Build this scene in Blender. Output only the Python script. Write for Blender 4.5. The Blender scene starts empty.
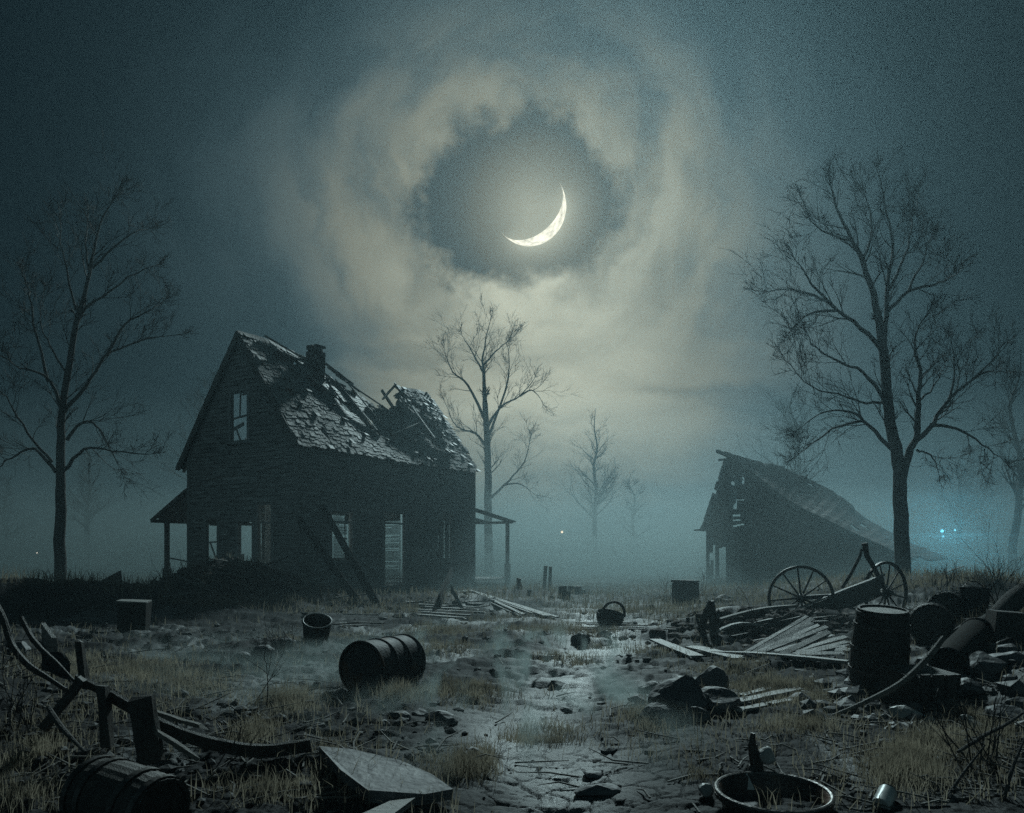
import bpy, math, random
import numpy as np
from mathutils import Vector, Matrix, noise as mnoise

random.seed(7)
S = bpy.context.scene
C = S.collection
R = math.radians
PI = math.pi

# ------------------------------------------------------------------ camera, light, exposure
F, CX, HY, EYE = 780.0, 512.0, 548.0, 1.7
cam_data = bpy.data.cameras.new('camera')
cam = bpy.data.objects.new('camera', cam_data); C.objects.link(cam)
cam.location = (0, 0, EYE); cam.rotation_euler = (R(90), 0, 0)
cam_data.sensor_width = 36; cam_data.lens = F * 36 / 1024
cam_data.shift_y = (HY - 406.5) / 1024
cam_data.clip_end = 3000
S.camera = cam

SUN_EL, SUN_AZ, SUN_E = R(31), R(9), 2.3
sd = bpy.data.lights.new('moonlight', 'SUN'); so = bpy.data.objects.new('moonlight', sd); C.objects.link(so)
sd.energy = SUN_E; sd.angle = R(4); sd.color = (0.74, 0.98, 1.0)
sun_dir = Vector((math.sin(SUN_AZ) * math.cos(SUN_EL), math.cos(SUN_AZ) * math.cos(SUN_EL), math.sin(SUN_EL)))
so.rotation_euler = sun_dir.to_track_quat('Z', 'Y').to_euler()

S.view_settings.view_transform = 'Standard'; S.view_settings.look = 'None'
S.view_settings.exposure = 0.0; S.view_settings.gamma = 1.0
S.view_settings.use_curve_mapping = False
S.render.engine = 'CYCLES'
S.cycles.use_denoising = False
S.cycles.max_bounces = 4; S.cycles.diffuse_bounces = 2; S.cycles.glossy_bounces = 2
S.cycles.transmission_bounces = 2; S.cycles.volume_bounces = 1
S.cycles.transparent_max_bounces = 8
S.cycles.sample_clamp_direct = 1.6; S.cycles.sample_clamp_indirect = 1.0
HAZE_D, HAZE_G = 0.0032, 0.68
HAZE_COL = (0.20, 0.29, 0.32)

MOON_DIR = Vector(((529.5 - CX) / F, 1.0, (HY - 207) / F)).normalized()

def make_world():
    w = bpy.data.worlds.new('World'); S.world = w; w.use_nodes = True
    nt = w.node_tree; nt.nodes.clear()
    N = lambda t: nt.nodes.new(t)
    L = nt.links.new
    def val(v):
        n = N('ShaderNodeValue'); n.outputs[0].default_value = v; return n.outputs[0]
    def math_(op, a, b=None, c=None, clamp=False):
        n = N('ShaderNodeMath'); n.operation = op; n.use_clamp = clamp
        for i, x in enumerate((a, b, c)):
            if x is None: continue
            if isinstance(x, (int, float)): n.inputs[i].default_value = x
            else: L(x, n.inputs[i])
        return n.outputs[0]
    def dot(vec, d):
        n = N('ShaderNodeVectorMath'); n.operation = 'DOT_PRODUCT'
        L(vec, n.inputs[0]); n.inputs[1].default_value = d
        return n.outputs['Value']
    def noise(vec, scale, detail=4, rough=.5, dist=0):
        n = N('ShaderNodeTexNoise'); L(vec, n.inputs['Vector'])
        n.inputs['Scale'].default_value = scale; n.inputs['Detail'].default_value = detail
        n.inputs['Roughness'].default_value = rough; n.inputs['Distortion'].default_value = dist
        return n.outputs['Fac']
    def smooth(x, a, b):
        n = N('ShaderNodeMapRange'); n.interpolation_type = 'SMOOTHSTEP'
        L(x, n.inputs[0]); n.inputs[1].default_value = a; n.inputs[2].default_value = b
        return n.outputs[0]
    def comb(x, y, z=None):
        n = N('ShaderNodeCombineXYZ')
        for i, s_ in enumerate((x, y, z)):
            if s_ is None: continue
            if isinstance(s_, (int, float)): n.inputs[i].default_value = s_
            else: L(s_, n.inputs[i])
        return n.outputs[0]
    def mixc(f, a, b):
        n = N('ShaderNodeMix'); n.data_type = 'RGBA'
        if isinstance(f, (int, float)): n.inputs[0].default_value = f
        else: L(f, n.inputs[0])
        for i, x in ((6, a), (7, b)):
            if isinstance(x, tuple): n.inputs[i].default_value = (*x, 1)
            else: L(x, n.inputs[i])
        return n.outputs[2]
    tc = N('ShaderNodeTexCoord').outputs['Generated']
    m = MOON_DIR
    rt = Vector((m.y, -m.x, 0)).normalized(); up = rt.cross(m).normalized()
    if up.z < 0: up = -up
    a0, b0, c0 = dot(tc, rt), dot(tc, up), dot(tc, m)
    # warped moon-centred coordinates (direction space)
    n1 = noise(tc, 7.0, 5, .55); n2 = noise(tc, 7.0, 5, .55)
    nv = N('ShaderNodeTexNoise'); L(tc, nv.inputs['Vector']); nv.inputs['Scale'].default_value = 8; nv.inputs['Detail'].default_value = 8; nv.inputs['Roughness'].default_value = .56
    sep = N('ShaderNodeSeparateColor'); L(nv.outputs['Color'], sep.inputs[0])
    wx = math_('MULTIPLY', math_('SUBTRACT', sep.outputs[0], .5), .125)
    wy = math_('MULTIPLY', math_('SUBTRACT', sep.outputs[1], .5), .125)
    a = math_('ADD', a0, wx); b = math_('ADD', b0, wy)
    # ragged opening in the clouds round the moon
    ha = math_('DIVIDE', math_('ADD', a, .013), .118); hb = math_('DIVIDE', math_('SUBTRACT', b, .000), .090)
    fine = noise(tc, 26.0, 6, .6)
    hr = math_('SQRT', math_('ADD', math_('MULTIPLY', ha, ha), math_('MULTIPLY', hb, hb)))
    hr = math_('ADD', hr, math_('MULTIPLY', math_('SUBTRACT', fine, .5), .55))
    cloud = smooth(hr, .84, 1.16)
    rr = math_('SQRT', math_('ADD', math_('MULTIPLY', a0, a0), math_('MULTIPLY', b0, b0)))
    ang = math_('ARCCOSINE', math_('MINIMUM', math_('MAXIMUM', c0, -1.0), 1.0))
    # falloff of the moonlit cloud; a little wider below the moon than above it
    bs = math_('ADD', b0, .105)
    bb = math_('MULTIPLY', bs, math_('ADD', 1.0, math_('SUBTRACT', math_('MULTIPLY', smooth(b0, -.1, .35), .25), math_('MULTIPLY', smooth(b0, 0, -.25), .22))))
    aa = math_('MULTIPLY', math_('SUBTRACT', a0, .012), 1.2)
    fr = math_('SQRT', math_('ADD', math_('MULTIPLY', aa, aa), math_('MULTIPLY', bb, bb)))
    nb = noise(comb(a0, b0, c0), 3.0, 3, .5)
    fr = math_('ADD', fr, math_('MULTIPLY', math_('SUBTRACT', nb, .5), .22))
    fr = math_('DIVIDE', math_('MAXIMUM', fr, 0.0), .285)
    back = math_('MULTIPLY', smooth(c0, .2, -.3), 3.0)
    fall = math_('EXPONENT', math_('MULTIPLY', math_('POWER', math_('ADD', fr, back), 1.75), -1.0))
    # concentric swirls: noise in (radius, turning angle)
    th = math_('ARCTAN2', b0, a0)
    r6 = math_('MULTIPLY', math_('ADD', rr, math_('MULTIPLY', wx, 1.0)), 15.0)
    sw = noise(comb(math_('MULTIPLY', math_('COSINE', th), 1.3), math_('MULTIPLY', math_('SINE', th), 1.3), r6), 1.0, 3, .5)
    st = noise(comb(math_('MULTIPLY', a, 3.0), math_('MULTIPLY', b, 15.0), .3), 1.0, 3, .5)
    low = smooth(b0, -.05, -.22)
    swm = math_('ADD', math_('MULTIPLY', sw, math_('SUBTRACT', 1.0, low)), math_('MULTIPLY', st, low))
    tex = math_('ADD', .48, math_('MULTIPLY', smooth(swm, .28, .72), .66))
    tight = math_('EXPONENT', math_('MULTIPLY', math_('POWER', math_('DIVIDE', fr, .95), 2.2), -1.0))
    cl = math_('MULTIPLY', math_('ADD', math_('MULTIPLY', fall, .12), math_('MULTIPLY', tight, .36)), tex)
    ca, cb = math_('SUBTRACT', a0, .007), math_('ADD', b0, .007)
    cr_ = math_('SQRT', math_('ADD', math_('MULTIPLY', ca, ca), math_('MULTIPLY', cb, cb)))
    core = math_('EXPONENT', math_('MULTIPLY', math_('POWER', math_('DIVIDE', cr_, .060), 2.0), -1.0))
    halo = math_('EXPONENT', math_('MULTIPLY', math_('DIVIDE', rr, .075), -1.0))
    open_ = math_('ADD', math_('MULTIPLY', core, .21), math_('ADD', .030, math_('MULTIPLY', halo, .10)))
    tot = math_('ADD', math_('MULTIPLY', cl, cloud), math_('MULTIPLY', open_, math_('SUBTRACT', 1.0, cloud)))
    lit = math_('DIVIDE', math_('ADD', math_('MULTIPLY', a0, math.cos(R(-52))), math_('MULTIPLY', b0, math.sin(R(-52)))), math_('MAXIMUM', rr, .001))
    bloom = math_('MULTIPLY', math_('EXPONENT', math_('MULTIPLY', math_('ABSOLUTE', math_('SUBTRACT', rr, .041)), -75.0)), math_('MULTIPLY', smooth(lit, -.1, .7), .20))
    tot = math_('ADD', tot, bloom)
    tot = math_('ADD', tot, math_('MULTIPLY', core, math_('MULTIPLY', cloud, .05)))
    warm = math_('MINIMUM', math_('ADD', math_('POWER', smooth(tot, -.04, .22), .8), math_('MULTIPLY', math_('SUBTRACT', 1.0, cloud), .30)), 1.0)
    col = mixc(warm, (.45, .97, 1.22), (1.06, 1.06, .80))
    sc = N('ShaderNodeVectorMath'); sc.operation = 'SCALE'
    L(col, sc.inputs[0]); L(tot, sc.inputs['Scale'])
    # night sky base
    sky = N('ShaderNodeTexSky'); sky.sky_type = 'NISHITA'; sky.sun_disc = False
    sky.sun_elevation = SUN_EL; sky.sun_rotation = SUN_AZ
    s2 = N('ShaderNodeVectorMath'); s2.operation = 'MULTIPLY'
    L(sky.outputs[0], s2.inputs[0]); s2.inputs[1].default_value = (.0001, .0002, .00026)
    ad = N('ShaderNodeVectorMath'); ad.operation = 'ADD'
    L(sc.outputs[0], ad.inputs[0]); L(s2.outputs[0], ad.inputs[1])
    ad2 = N('ShaderNodeVectorMath'); ad2.operation = 'ADD'
    L(ad.outputs[0], ad2.inputs[0]); ad2.inputs[1].default_value = (.0006, .0042, .0070)
    # glow added to the sky behind the camera to lift walls and shadows
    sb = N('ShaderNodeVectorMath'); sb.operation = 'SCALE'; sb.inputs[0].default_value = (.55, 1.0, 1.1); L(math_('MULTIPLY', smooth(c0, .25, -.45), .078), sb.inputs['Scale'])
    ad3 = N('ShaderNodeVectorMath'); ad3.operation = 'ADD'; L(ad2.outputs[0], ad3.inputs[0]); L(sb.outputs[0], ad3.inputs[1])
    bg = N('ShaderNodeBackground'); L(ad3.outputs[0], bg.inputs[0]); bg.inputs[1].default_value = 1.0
    out = N('ShaderNodeOutputWorld'); L(bg.outputs[0], out.inputs[0])
make_world()
S.world.cycles.sampling_method = 'MANUAL'; S.world.cycles.sample_map_resolution = 512

# ------------------------------------------------------------------ numpy noise
_rng = np.random.RandomState(3)
_perm = _rng.randint(0, 1 << 30, 4096)
def _h(ix, iy, k=0):
    n = (ix.astype(np.int64) * 73856093) ^ (iy.astype(np.int64) * 19349663) ^ (k * 83492791)
    n = (n ^ (n >> 13)) * 1274126177
    n = n ^ (n >> 16)
    return (n & 0xffffff) / float(0x1000000)
def vnoise(x, y, k=0):
    x0, y0 = np.floor(x), np.floor(y); fx, fy = x - x0, y - y0
    fx = fx * fx * (3 - 2 * fx); fy = fy * fy * (3 - 2 * fy)
    a, b = _h(x0, y0, k), _h(x0 + 1, y0, k); c, d = _h(x0, y0 + 1, k), _h(x0 + 1, y0 + 1, k)
    return (a * (1 - fx) + b * fx) * (1 - fy) + (c * (1 - fx) + d * fx) * fy
def fbm(x, y, o=4, k=0):
    s = 0; am = .5; t = 0
    for i in range(o):
        s = s + am * vnoise(x, y, k + i); t += am; am *= .5
        x, y = x * 2.03 + 7.1, y * 2.03 + 3.7
    return s / t
def vor(x, y, k=0):
    x0, y0 = np.floor(x), np.floor(y)
    f1 = np.full(x.shape, 9.); f2 = np.full(x.shape, 9.)
    for i in (-1, 0, 1):
        for j in (-1, 0, 1):
            cx, cy = x0 + i, y0 + j
            px, py = cx + .1 + .8 * _h(cx, cy, k), cy + .1 + .8 * _h(cx, cy, k + 5)
            d = np.hypot(px - x, py - y)
            f2 = np.minimum(f2, np.maximum(d, f1)); f1 = np.minimum(f1, d)
    return f2 - f1, f1
def sst(x, a, b):
    t = np.clip((x - a) / (b - a), 0, 1); return t * t * (3 - 2 * t)

# ------------------------------------------------------------------ terrain
MOUNDS = [  # x, y, rx, ry, height
    (-8.6, 23.4, 2.2, 1.7, 1.2), (-11.5, 20.6, 3.8, 1.8, .55), (-15.5, 19.5, 5.0, 2.0, .55), (-6.4, 22.8, 1.6, 1.5, .35),
    (-5.4, 7.0, 1.7, 2.0, .42), (-9.5, 10.0, 3.5, 4.0, .55),
    (5.6, 15.6, 2.2, 1.0, .28), (4.2, 15.2, 1.2, .8, .25), (6.6, 8.6, 1.8, 1.8, .42), (8.5, 11.0, 2.6, 3.5, .72), (12.5, 22, 5, 8, .8),
    (5.2, 5.2, 1.6, 1.3, .38), (1.75, 8.2, .7, .5, .13), (-3.6, 12.6, .9, .7, .18), (-2.4, 23.2, 2.0, 1.2, .3), (0.3, 26, 2.5, 1.5, .22),
    (-.2, 6.9, .5, .35, .08), (-1.2, 5.9, .8, .4, .1),
]
def hbase(x, y):
    x = np.asarray(x, float); y = np.asarray(y, float)
    z = -0.55 * sst(y, 32, 75)
    z = z + .9 * sst(y, 95, 150) + 1.0 * (fbm(x / 40 + 9, y / 40, 3, 60) - .5) * sst(y, 40, 90)
    for mx, my, rx, ry, h in MOUNDS:
        z = z + h * np.exp(-((x - mx) / rx) ** 2 - ((y - my) / ry) ** 2)
    pc = np.interp(y, [3, 5, 6, 8, 11, 14, 20, 30], [.35, .42, .35, .25, .75, 1.7, 2.4, 2.4])
    z = z - .10 * np.exp(-((x - pc) / (.35 + .06 * y)) ** 2) * (1 - sst(y, 12, 24))
    z = z + (fbm(x / 2.2, y / 2.2, 3, 11) - .5) * .16
    return z
def hfine(x, y):
    x = np.asarray(x, float); y = np.asarray(y, float)
    pc = np.interp(y, [3, 5, 6, 8, 11, 14, 20, 30], [.35, .42, .35, .25, .75, 1.7, 2.4, 2.4])
    wx, wy = x + .4 * (fbm(x * 2, y * 2, 3, 31) - .5), y + .4 * (fbm(x * 2, y * 2, 3, 37) - .5)
    e, f1 = vor(wx / .27, wy / .27, 21)
    e2, _ = vor(wx / .11, wy / .11, 23)
    crack_w = (1 - sst(y, 8.0, 10.5)) * sst(x, -1.2, -.4) * (1 - sst(x, 3.0, 4.0)) * sst(fbm(x / 1.5, y / 1.5, 2, 41), .2, .4)
    crack = -.022 * (1 - sst(e, .01, .085)) * crack_w - .009 * (1 - sst(e2, .01, .09)) * crack_w
    dome = -.004 * np.minimum(f1, .7) * crack_w
    rough = sst(fbm(x / 1.9 + 4, y / 1.9, 3, 51), .40, .62)
    clod = np.abs(fbm(x * 3.2, y * 4.2, 4, 71) - .5) * -2
    clod2 = fbm(x * 9, y * 11, 3, 75) - .5
    amp = (.35 + .9 * rough) * (1 - .75 * np.exp(-((x - pc) / .5) ** 2))
    near = 1 - sst(y, 30, 60)
    mid = sst(y, 7.5, 11)
    ledge = sst(fbm(x * .9, y * 1.6, 4, 131), .47, .55) + .6 * sst(fbm(x * 2.1 + 3, y * 3.4, 4, 137), .50, .56)
    return crack + dome + (clod * .085 + .045 + clod2 * .035) * amp * near * (1 - .72 * crack_w) + (ledge - .8) * .075 * near * (.25 + .75 * mid)
def H(x, y):
    return float(hbase(np.array([x]), np.array([y]))[0] + hfine(np.array([x]), np.array([y]))[0])
def HB(x, y): return float(hbase(np.array([x]), np.array([y]))[0])
def G(px, py):                                    # ground point seen at a pixel
    dx, dz = (px - CX) / F, (HY - py) / F
    ys = np.arange(3.5, 160, .03)
    hz = hbase(dx * ys, ys) - (EYE + dz * ys)
    i = np.argmax(hz > 0) if (hz > 0).any() else len(ys) - 1
    y = ys[i]
    return Vector((dx * y, y, float(hbase(np.array([dx * y]), np.array([y]))[0])))
def P(px, py, y): return Vector(((px - CX) / F * y, y, EYE + (HY - py) / F * y))
def on(px, y, dz=0.0):                             # point on the ground below a pixel column at depth y
    x = (px - CX) / F * y; return Vector((x, y, HB(x, y) + dz))

# ------------------------------------------------------------------ materials
MATS = {}
def mat(name, base, var=None, scale=6, rough=.75, stretch=(1, 1, 1), bump=.3, bscale=30, metallic=0, spec=.5, detail=6, rv=.12, spots=None, noise_rough=.6):
    if name in MATS: return MATS[name]
    m = bpy.data.materials.new(name); m.use_nodes = True; MATS[name] = m
    nt = m.node_tree; L = nt.links.new; b = nt.nodes['Principled BSDF']
    tc = nt.nodes.new('ShaderNodeTexCoord'); mp = nt.nodes.new('ShaderNodeMapping')
    mp.inputs['Scale'].default_value = stretch; L(tc.outputs['Object'], mp.inputs[0])
    n = nt.nodes.new('ShaderNodeTexNoise'); n.inputs['Scale'].default_value = scale; n.inputs['Detail'].default_value = detail
    n.inputs['Roughness'].default_value = noise_rough
    L(mp.outputs[0], n.inputs['Vector'])
    cr = nt.nodes.new('ShaderNodeValToRGB'); L(n.outputs['Fac'], cr.inputs[0])
    var = var or tuple(c * .45 for c in base)
    cr.color_ramp.elements[0].position = .32; cr.color_ramp.elements[0].color = (*var, 1)
    cr.color_ramp.elements[1].position = .66; cr.color_ramp.elements[1].color = (*base, 1)
    colout = cr.outputs[0]
    if spots:
        n3 = nt.nodes.new('ShaderNodeTexNoise'); n3.inputs['Scale'].default_value = spots[1]; n3.inputs['Detail'].default_value = 5
        L(tc.outputs['Object'], n3.inputs['Vector'])
        mr = nt.nodes.new('ShaderNodeMapRange'); L(n3.outputs['Fac'], mr.inputs[0]); mr.inputs[1].default_value = spots[2]; mr.inputs[2].default_value = spots[2] + .08
        mx = nt.nodes.new('ShaderNodeMix'); mx.data_type = 'RGBA'; L(mr.outputs[0], mx.inputs[0]); L(colout, mx.inputs[6]); mx.inputs[7].default_value = (*spots[0], 1)
        colout = mx.outputs[2]
    L(colout, b.inputs['Base Color'])
    n2 = nt.nodes.new('ShaderNodeTexNoise'); n2.inputs['Scale'].default_value = bscale; n2.inputs['Detail'].default_value = 5
    L(mp.outputs[0], n2.inputs['Vector'])
    bp = nt.nodes.new('ShaderNodeBump'); bp.inputs['Strength'].default_value = bump; bp.inputs['Distance'].default_value = .02
    L(n2.outputs['Fac'], bp.inputs['Height']); L(bp.outputs[0], b.inputs['Normal'])
    rm = nt.nodes.new('ShaderNodeMapRange'); L(n.outputs['Fac'], rm.inputs[0]); rm.inputs[3].default_value = rough - rv; rm.inputs[4].default_value = min(1, rough + rv)
    L(rm.outputs[0], b.inputs['Roughness'])
    b.inputs['Metallic'].default_value = metallic; b.inputs['Specular IOR Level'].default_value = spec
    return m
def emis(name, col, st):
    m = bpy.data.materials.new(name); m.use_nodes = True; nt = m.node_tree
    b = nt.nodes['Principled BSDF']; b.inputs['Base Color'].default_value = (.02, .02, .02, 1)
    b.inputs['Emission Color'].default_value = (*col, 1); b.inputs['Emission Strength'].default_value = st
    return m
M_SIDING = mat('weathered_siding', (.46, .45, .43), (.07, .07, .07), 1.6, .85, (1, 1, 9), .8, 26)
M_FOGPALE = mat('fog_pale_lining', (.72, .71, .68), (.5, .49, .47), 3, .9, bump=.3)  # pale tone put in so the rooms read as fog-lit
M_FRAME = mat('window_timber', (.42, .41, .4), (.18, .175, .17), 5, .75, (4, 4, 1))
M_SHINGLE = mat('roof_shingle', (.30, .29, .275), (.13, .13, .125), 2.6, .62, (1, 1, 1), .35, 18, rv=.12, spec=.35)
M_TIMBER = mat('old_timber', (.20, .185, .165), (.06, .055, .05), 3, .7, (1, 8, 8), .6, 22)
M_PLANK = mat('silvered_plank', (.36, .35, .33), (.12, .115, .11), 4, .6, (1, 9, 9), .6, 20)
M_DARKWOOD = mat('dark_wood', (.07, .062, .055), (.022, .02, .018), 4, .62, (6, 6, 1), .5, 20)
M_DULLDARK = mat('dull_dark_wood', (.05, .048, .045), (.02, .02, .02), 5, .92, (1, 6, 6), .4, 20, spec=.08, rv=.05)  # dark dull wood; the leaning boards' unlit side is put into the colour
M_IRON = mat('rusty_iron', (.075, .06, .05), (.03, .028, .028), 7, .45, bump=.35, bscale=60, metallic=.35, spots=((.11, .06, .04), 5, .55))
M_DRUM = mat('drum_steel', (.06, .062, .065), (.03, .03, .032), 5, .7, bump=.4, bscale=25, metallic=.1, spec=.3, spots=((.09, .055, .038), 3.5, .56))
M_HOOP = mat('hoop_iron', (.14, .13, .125), (.05, .045, .04), 14, .45, metallic=.6)
M_BARK = mat('bark', (.085, .08, .075), (.03, .028, .027), 5, .85, (4, 4, 1), .8, 14)
M_STONE = mat('rock', (.12, .12, .125), (.035, .037, .04), 5, .68, bump=.7, bscale=14, rv=.2)
M_PALE = mat('pale_stone', (.42, .42, .40), (.2, .2, .2), 6, .55, bump=.5, bscale=18)
M_BRICK = mat('sooty_brick', (.12, .085, .07), (.04, .032, .03), 9, .85, bump=.7, bscale=24)
M_LEATHER = mat('torn_canvas', (.05, .05, .052), (.02, .02, .021), 6, .7, bump=.5, bscale=30)
M_BARNROOF = mat('barn_roof', (.21, .205, .20), (.10, .10, .10), 2.2, .72, (1, 1, 1), .5, 12)
M_BARN = mat('barn_boards', (.10, .095, .09), (.035, .034, .033), 3, .85, (5, 5, 1), .5, 20)
M_ENAMEL = mat('chipped_enamel', (.62, .64, .62), (.35, .36, .36), 8, .35, bump=.1, spots=((.06, .04, .03), 9, .66))

def ground_mat():
    m = bpy.data.materials.new('mud'); m.use_nodes = True; nt = m.node_tree; L = nt.links.new
    b = nt.nodes['Principled BSDF']; tc = nt.nodes.new('ShaderNodeTexCoord')
    def nz(s, d, r=.6):
        n = nt.nodes.new('ShaderNodeTexNoise'); n.inputs['Scale'].default_value = s; n.inputs['Detail'].default_value = d; n.inputs['Roughness'].default_value = r
        L(tc.outputs['Object'], n.inputs['Vector']); return n.outputs['Fac']
    n1 = nz(.9, 8); n2 = nz(14, 6, .7); n3 = nz(.35, 4)
    cr = nt.nodes.new('ShaderNodeValToRGB'); L(n1, cr.inputs[0])
    e = cr.color_ramp.elements; e[0].position = .3; e[0].color = (.010, .011, .012, 1); e[1].position = .76; e[1].color = (.048, .050, .053, 1)
    cr2 = nt.nodes.new('ShaderNodeValToRGB'); L(n2, cr2.inputs[0])
    e = cr2.color_ramp.elements; e[0].position = .3; e[0].color = (.5, .5, .5, 1); e[1].position = .7; e[1].color = (1.25, 1.25, 1.25, 1)
    mx = nt.nodes.new('ShaderNodeMix'); mx.data_type = 'RGBA'; mx.blend_type = 'MULTIPLY'; mx.inputs[0].default_value = 1
    L(cr.outputs[0], mx.inputs[6]); L(cr2.outputs[0], mx.inputs[7]); 
    wa = nt.nodes.new('ShaderNodeAttribute'); wa.attribute_name = 'wet'; silt = nt.nodes.new('ShaderNodeMix'); silt.data_type = 'RGBA'
    L(wa.outputs['Fac'], silt.inputs[0]); L(mx.outputs[2], silt.inputs[6]); silt.inputs[7].default_value = (.085, .092, .095, 1); L(silt.outputs[2], b.inputs['Base Color'])
    rr = nt.nodes.new('ShaderNodeMapRange'); L(n3, rr.inputs[0]); rr.inputs[1].default_value = .35; rr.inputs[2].default_value = .65
    rr.inputs[3].default_value = .7; rr.inputs[4].default_value = .95
    wt = nt.nodes.new('ShaderNodeAttribute'); wt.attribute_name = 'wet'
    def mixf(f, a, b_):
        n = nt.nodes.new('ShaderNodeMix'); n.data_type = 'FLOAT'; L(f, n.inputs[0])
        for k, v in ((2, a), (3, b_)):
            if isinstance(v, float): n.inputs[k].default_value = v
            else: L(v, n.inputs[k])
        return n.outputs[0]
    L(mixf(wt.outputs['Fac'], rr.outputs[0], .48), b.inputs['Roughness']); L(mixf(wt.outputs['Fac'], .12, .30), b.inputs['Specular IOR Level'])
    bp = nt.nodes.new('ShaderNodeBump'); bp.inputs['Strength'].default_value = 1.0; bp.inputs['Distance'].default_value = .012
    L(nz(38, 6, .7), bp.inputs['Height']); L(bp.outputs[0], b.inputs['Normal'])
    return m

# ------------------------------------------------------------------ mesh builder
def rotz(a): return Matrix.Rotation(a, 4, 'Z')
def frame(origin, xdir, up=Vector((0, 0, 1))):
    x = Vector(xdir).normalized(); up = Vector(up)
    y = up.cross(x)
    if y.length < 1e-4: y = Vector((0, 1, 0)).cross(x)
    y.normalize(); z = x.cross(y).normalized()
    m = Matrix((x, y, z)).transposed().to_4x4(); m.translation = Vector(origin); return m
class MB:
    def __init__(self): self.v = []; self.f = []
    def add(self, vs, fs):
        o = len(self.v); self.v += [tuple(p) for p in vs]; self.f += [tuple(i + o for i in f) for f in fs]
    def box(self, M, s, j=0.0):
        vs = []
        for z in (-.5, .5):
            for y in (-.5, .5):
                for x in (-.5, .5):
                    p = Vector((x * s[0] + random.uniform(-j, j), y * s[1] + random.uniform(-j, j), z * s[2] + random.uniform(-j, j)))
                    vs.append(M @ p)
        self.add(vs, [(0, 2, 3, 1), (4, 5, 7, 6), (0, 1, 5, 4), (2, 6, 7, 3), (0, 4, 6, 2), (1, 3, 7, 5)])
    def box2(self, a, b, j=0.0, M=None):
        a, b = Vector(a), Vector(b); M = (M or Matrix.Identity(4)) @ Matrix.Translation((a + b) / 2)
        self.box(M, b - a, j)
    def beam(self, p0, p1, w, t, j=0.004, up=(0, 0, 1), ragged=0.0, seg=1, bow=0.0):
        """w: width across, t: thickness along up"""
        p0, p1 = Vector(p0), Vector(p1); M = frame(p0, p1 - p0, up); Ln = (p1 - p0).length
        n = max(1, seg); vs = []; prof = 4
        for i in range(n + 1):
            s = i / n; x = s * Ln; bz = bow * math.sin(PI * s)
            for (yy, zz) in ((-1, -1), (1, -1), (1, 1), (-1, 1)):
                dx = random.uniform(-ragged, ragged) if i in (0, n) else 0
                vs.append(M @ Vector((x + dx, yy * w / 2 + random.uniform(-j, j), zz * t / 2 + bz + random.uniform(-j, j))))
        fs = [(3, 2, 1, 0), tuple(n * 4 + k for k in range(4))]
        for i in range(n):
            for k in range(4):
                a, b = i * 4 + k, i * 4 + (k + 1) % 4
                fs.append((a, b, b + 4, a + 4))
        self.add(vs, fs)
    def tube(self, pts, rad, n=6, cap=True, flat=1.0):
        pts = [Vector(p) for p in pts]; m = len(pts); vs = []; x = None
        for i, p in enumerate(pts):
            d = (pts[min(i + 1, m - 1)] - pts[max(i - 1, 0)])
            if d.length < 1e-6: d = Vector((0, 0, 1))
            d.normalize()
            if x is None:
                x = d.orthogonal().normalized()
            x = (x - d * x.dot(d))
            if x.length < 1e-4: x = d.orthogonal()
            x.normalize(); y = d.cross(x)
            for k in range(n):
                a = 2 * PI * k / n
                vs.append(p + (x * math.cos(a) + y * math.sin(a) * flat) * rad[i])
        fs = []
        for i in range(m - 1):
            for k in range(n):
                a, b = i * n + k, i * n + (k + 1) % n
                fs.append((a, b, b + n, a + n))
        if cap: fs += [tuple(reversed(range(n))), tuple((m - 1) * n + k for k in range(n))]
        self.add(vs, fs)
    def lathe(self, prof, M, n=32, wob=None, a0=0, a1=2 * PI):
        """prof: (r, z) list, closed by n segments"""
        vs = []; m = len(prof); full = abs(a1 - a0 - 2 * PI) < 1e-6; nn = n if full else n + 1
        for k in range(nn):
            a = a0 + (a1 - a0) * k / n
            for (r, z) in prof:
                if wob: r = r * wob(a, z)
                vs.append(M @ Vector((r * math.cos(a), r * math.sin(a), z)))
        fs = []
        for k in range(n):
            k2 = (k + 1) % nn
            for i in range(m - 1):
                fs.append((k * m + i, k2 * m + i, k2 * m + i + 1, k * m + i + 1))
        self.add(vs, fs)
    def torus(self, M, R_, r, n=40, k=8, sx=1.0):
        pr = [(R_ + r * math.cos(2 * PI * i / k) * sx, r * math.sin(2 * PI * i / k)) for i in range(k + 1)]
        self.lathe(pr, M, n)
    def rock(self, c, s, seed=0, sub=3, rough=.35, M=None):
        import bmesh
        bm = bmesh.new(); bmesh.ops.create_icosphere(bm, subdivisions=sub, radius=1)
        off = Vector((seed * 3.7, seed * 1.3, seed * 2.1)); vs = []
        ro = Matrix.Rotation(seed * 1.7, 3, 'Z')
        # cut by a few planes for a chipped look
        rnd = random.Random(seed)
        planes = [(Vector((rnd.uniform(-1, 1), rnd.uniform(-1, 1), rnd.uniform(-.6, 1))).normalized(), rnd.uniform(.55, .85)) for _ in range(7)]
        for v in bm.verts:
            p = v.co.copy()
            for nrm, d in planes:
                e = p.dot(nrm) - d
                if e > 0: p -= nrm * e
            p *= 1 + rough * .5 * (mnoise.noise(p * 1.3 + off)) + rough * .22 * mnoise.noise(p * 4 + off)
            p = ro @ Vector((p.x * s[0], p.y * s[1], p.z * s[2]))
            if M is not None: p = M @ p
            vs.append(Vector(c) + p)
        self.add(vs, [tuple(v.index for v in f.verts) for f in bm.faces]); bm.free()
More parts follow.
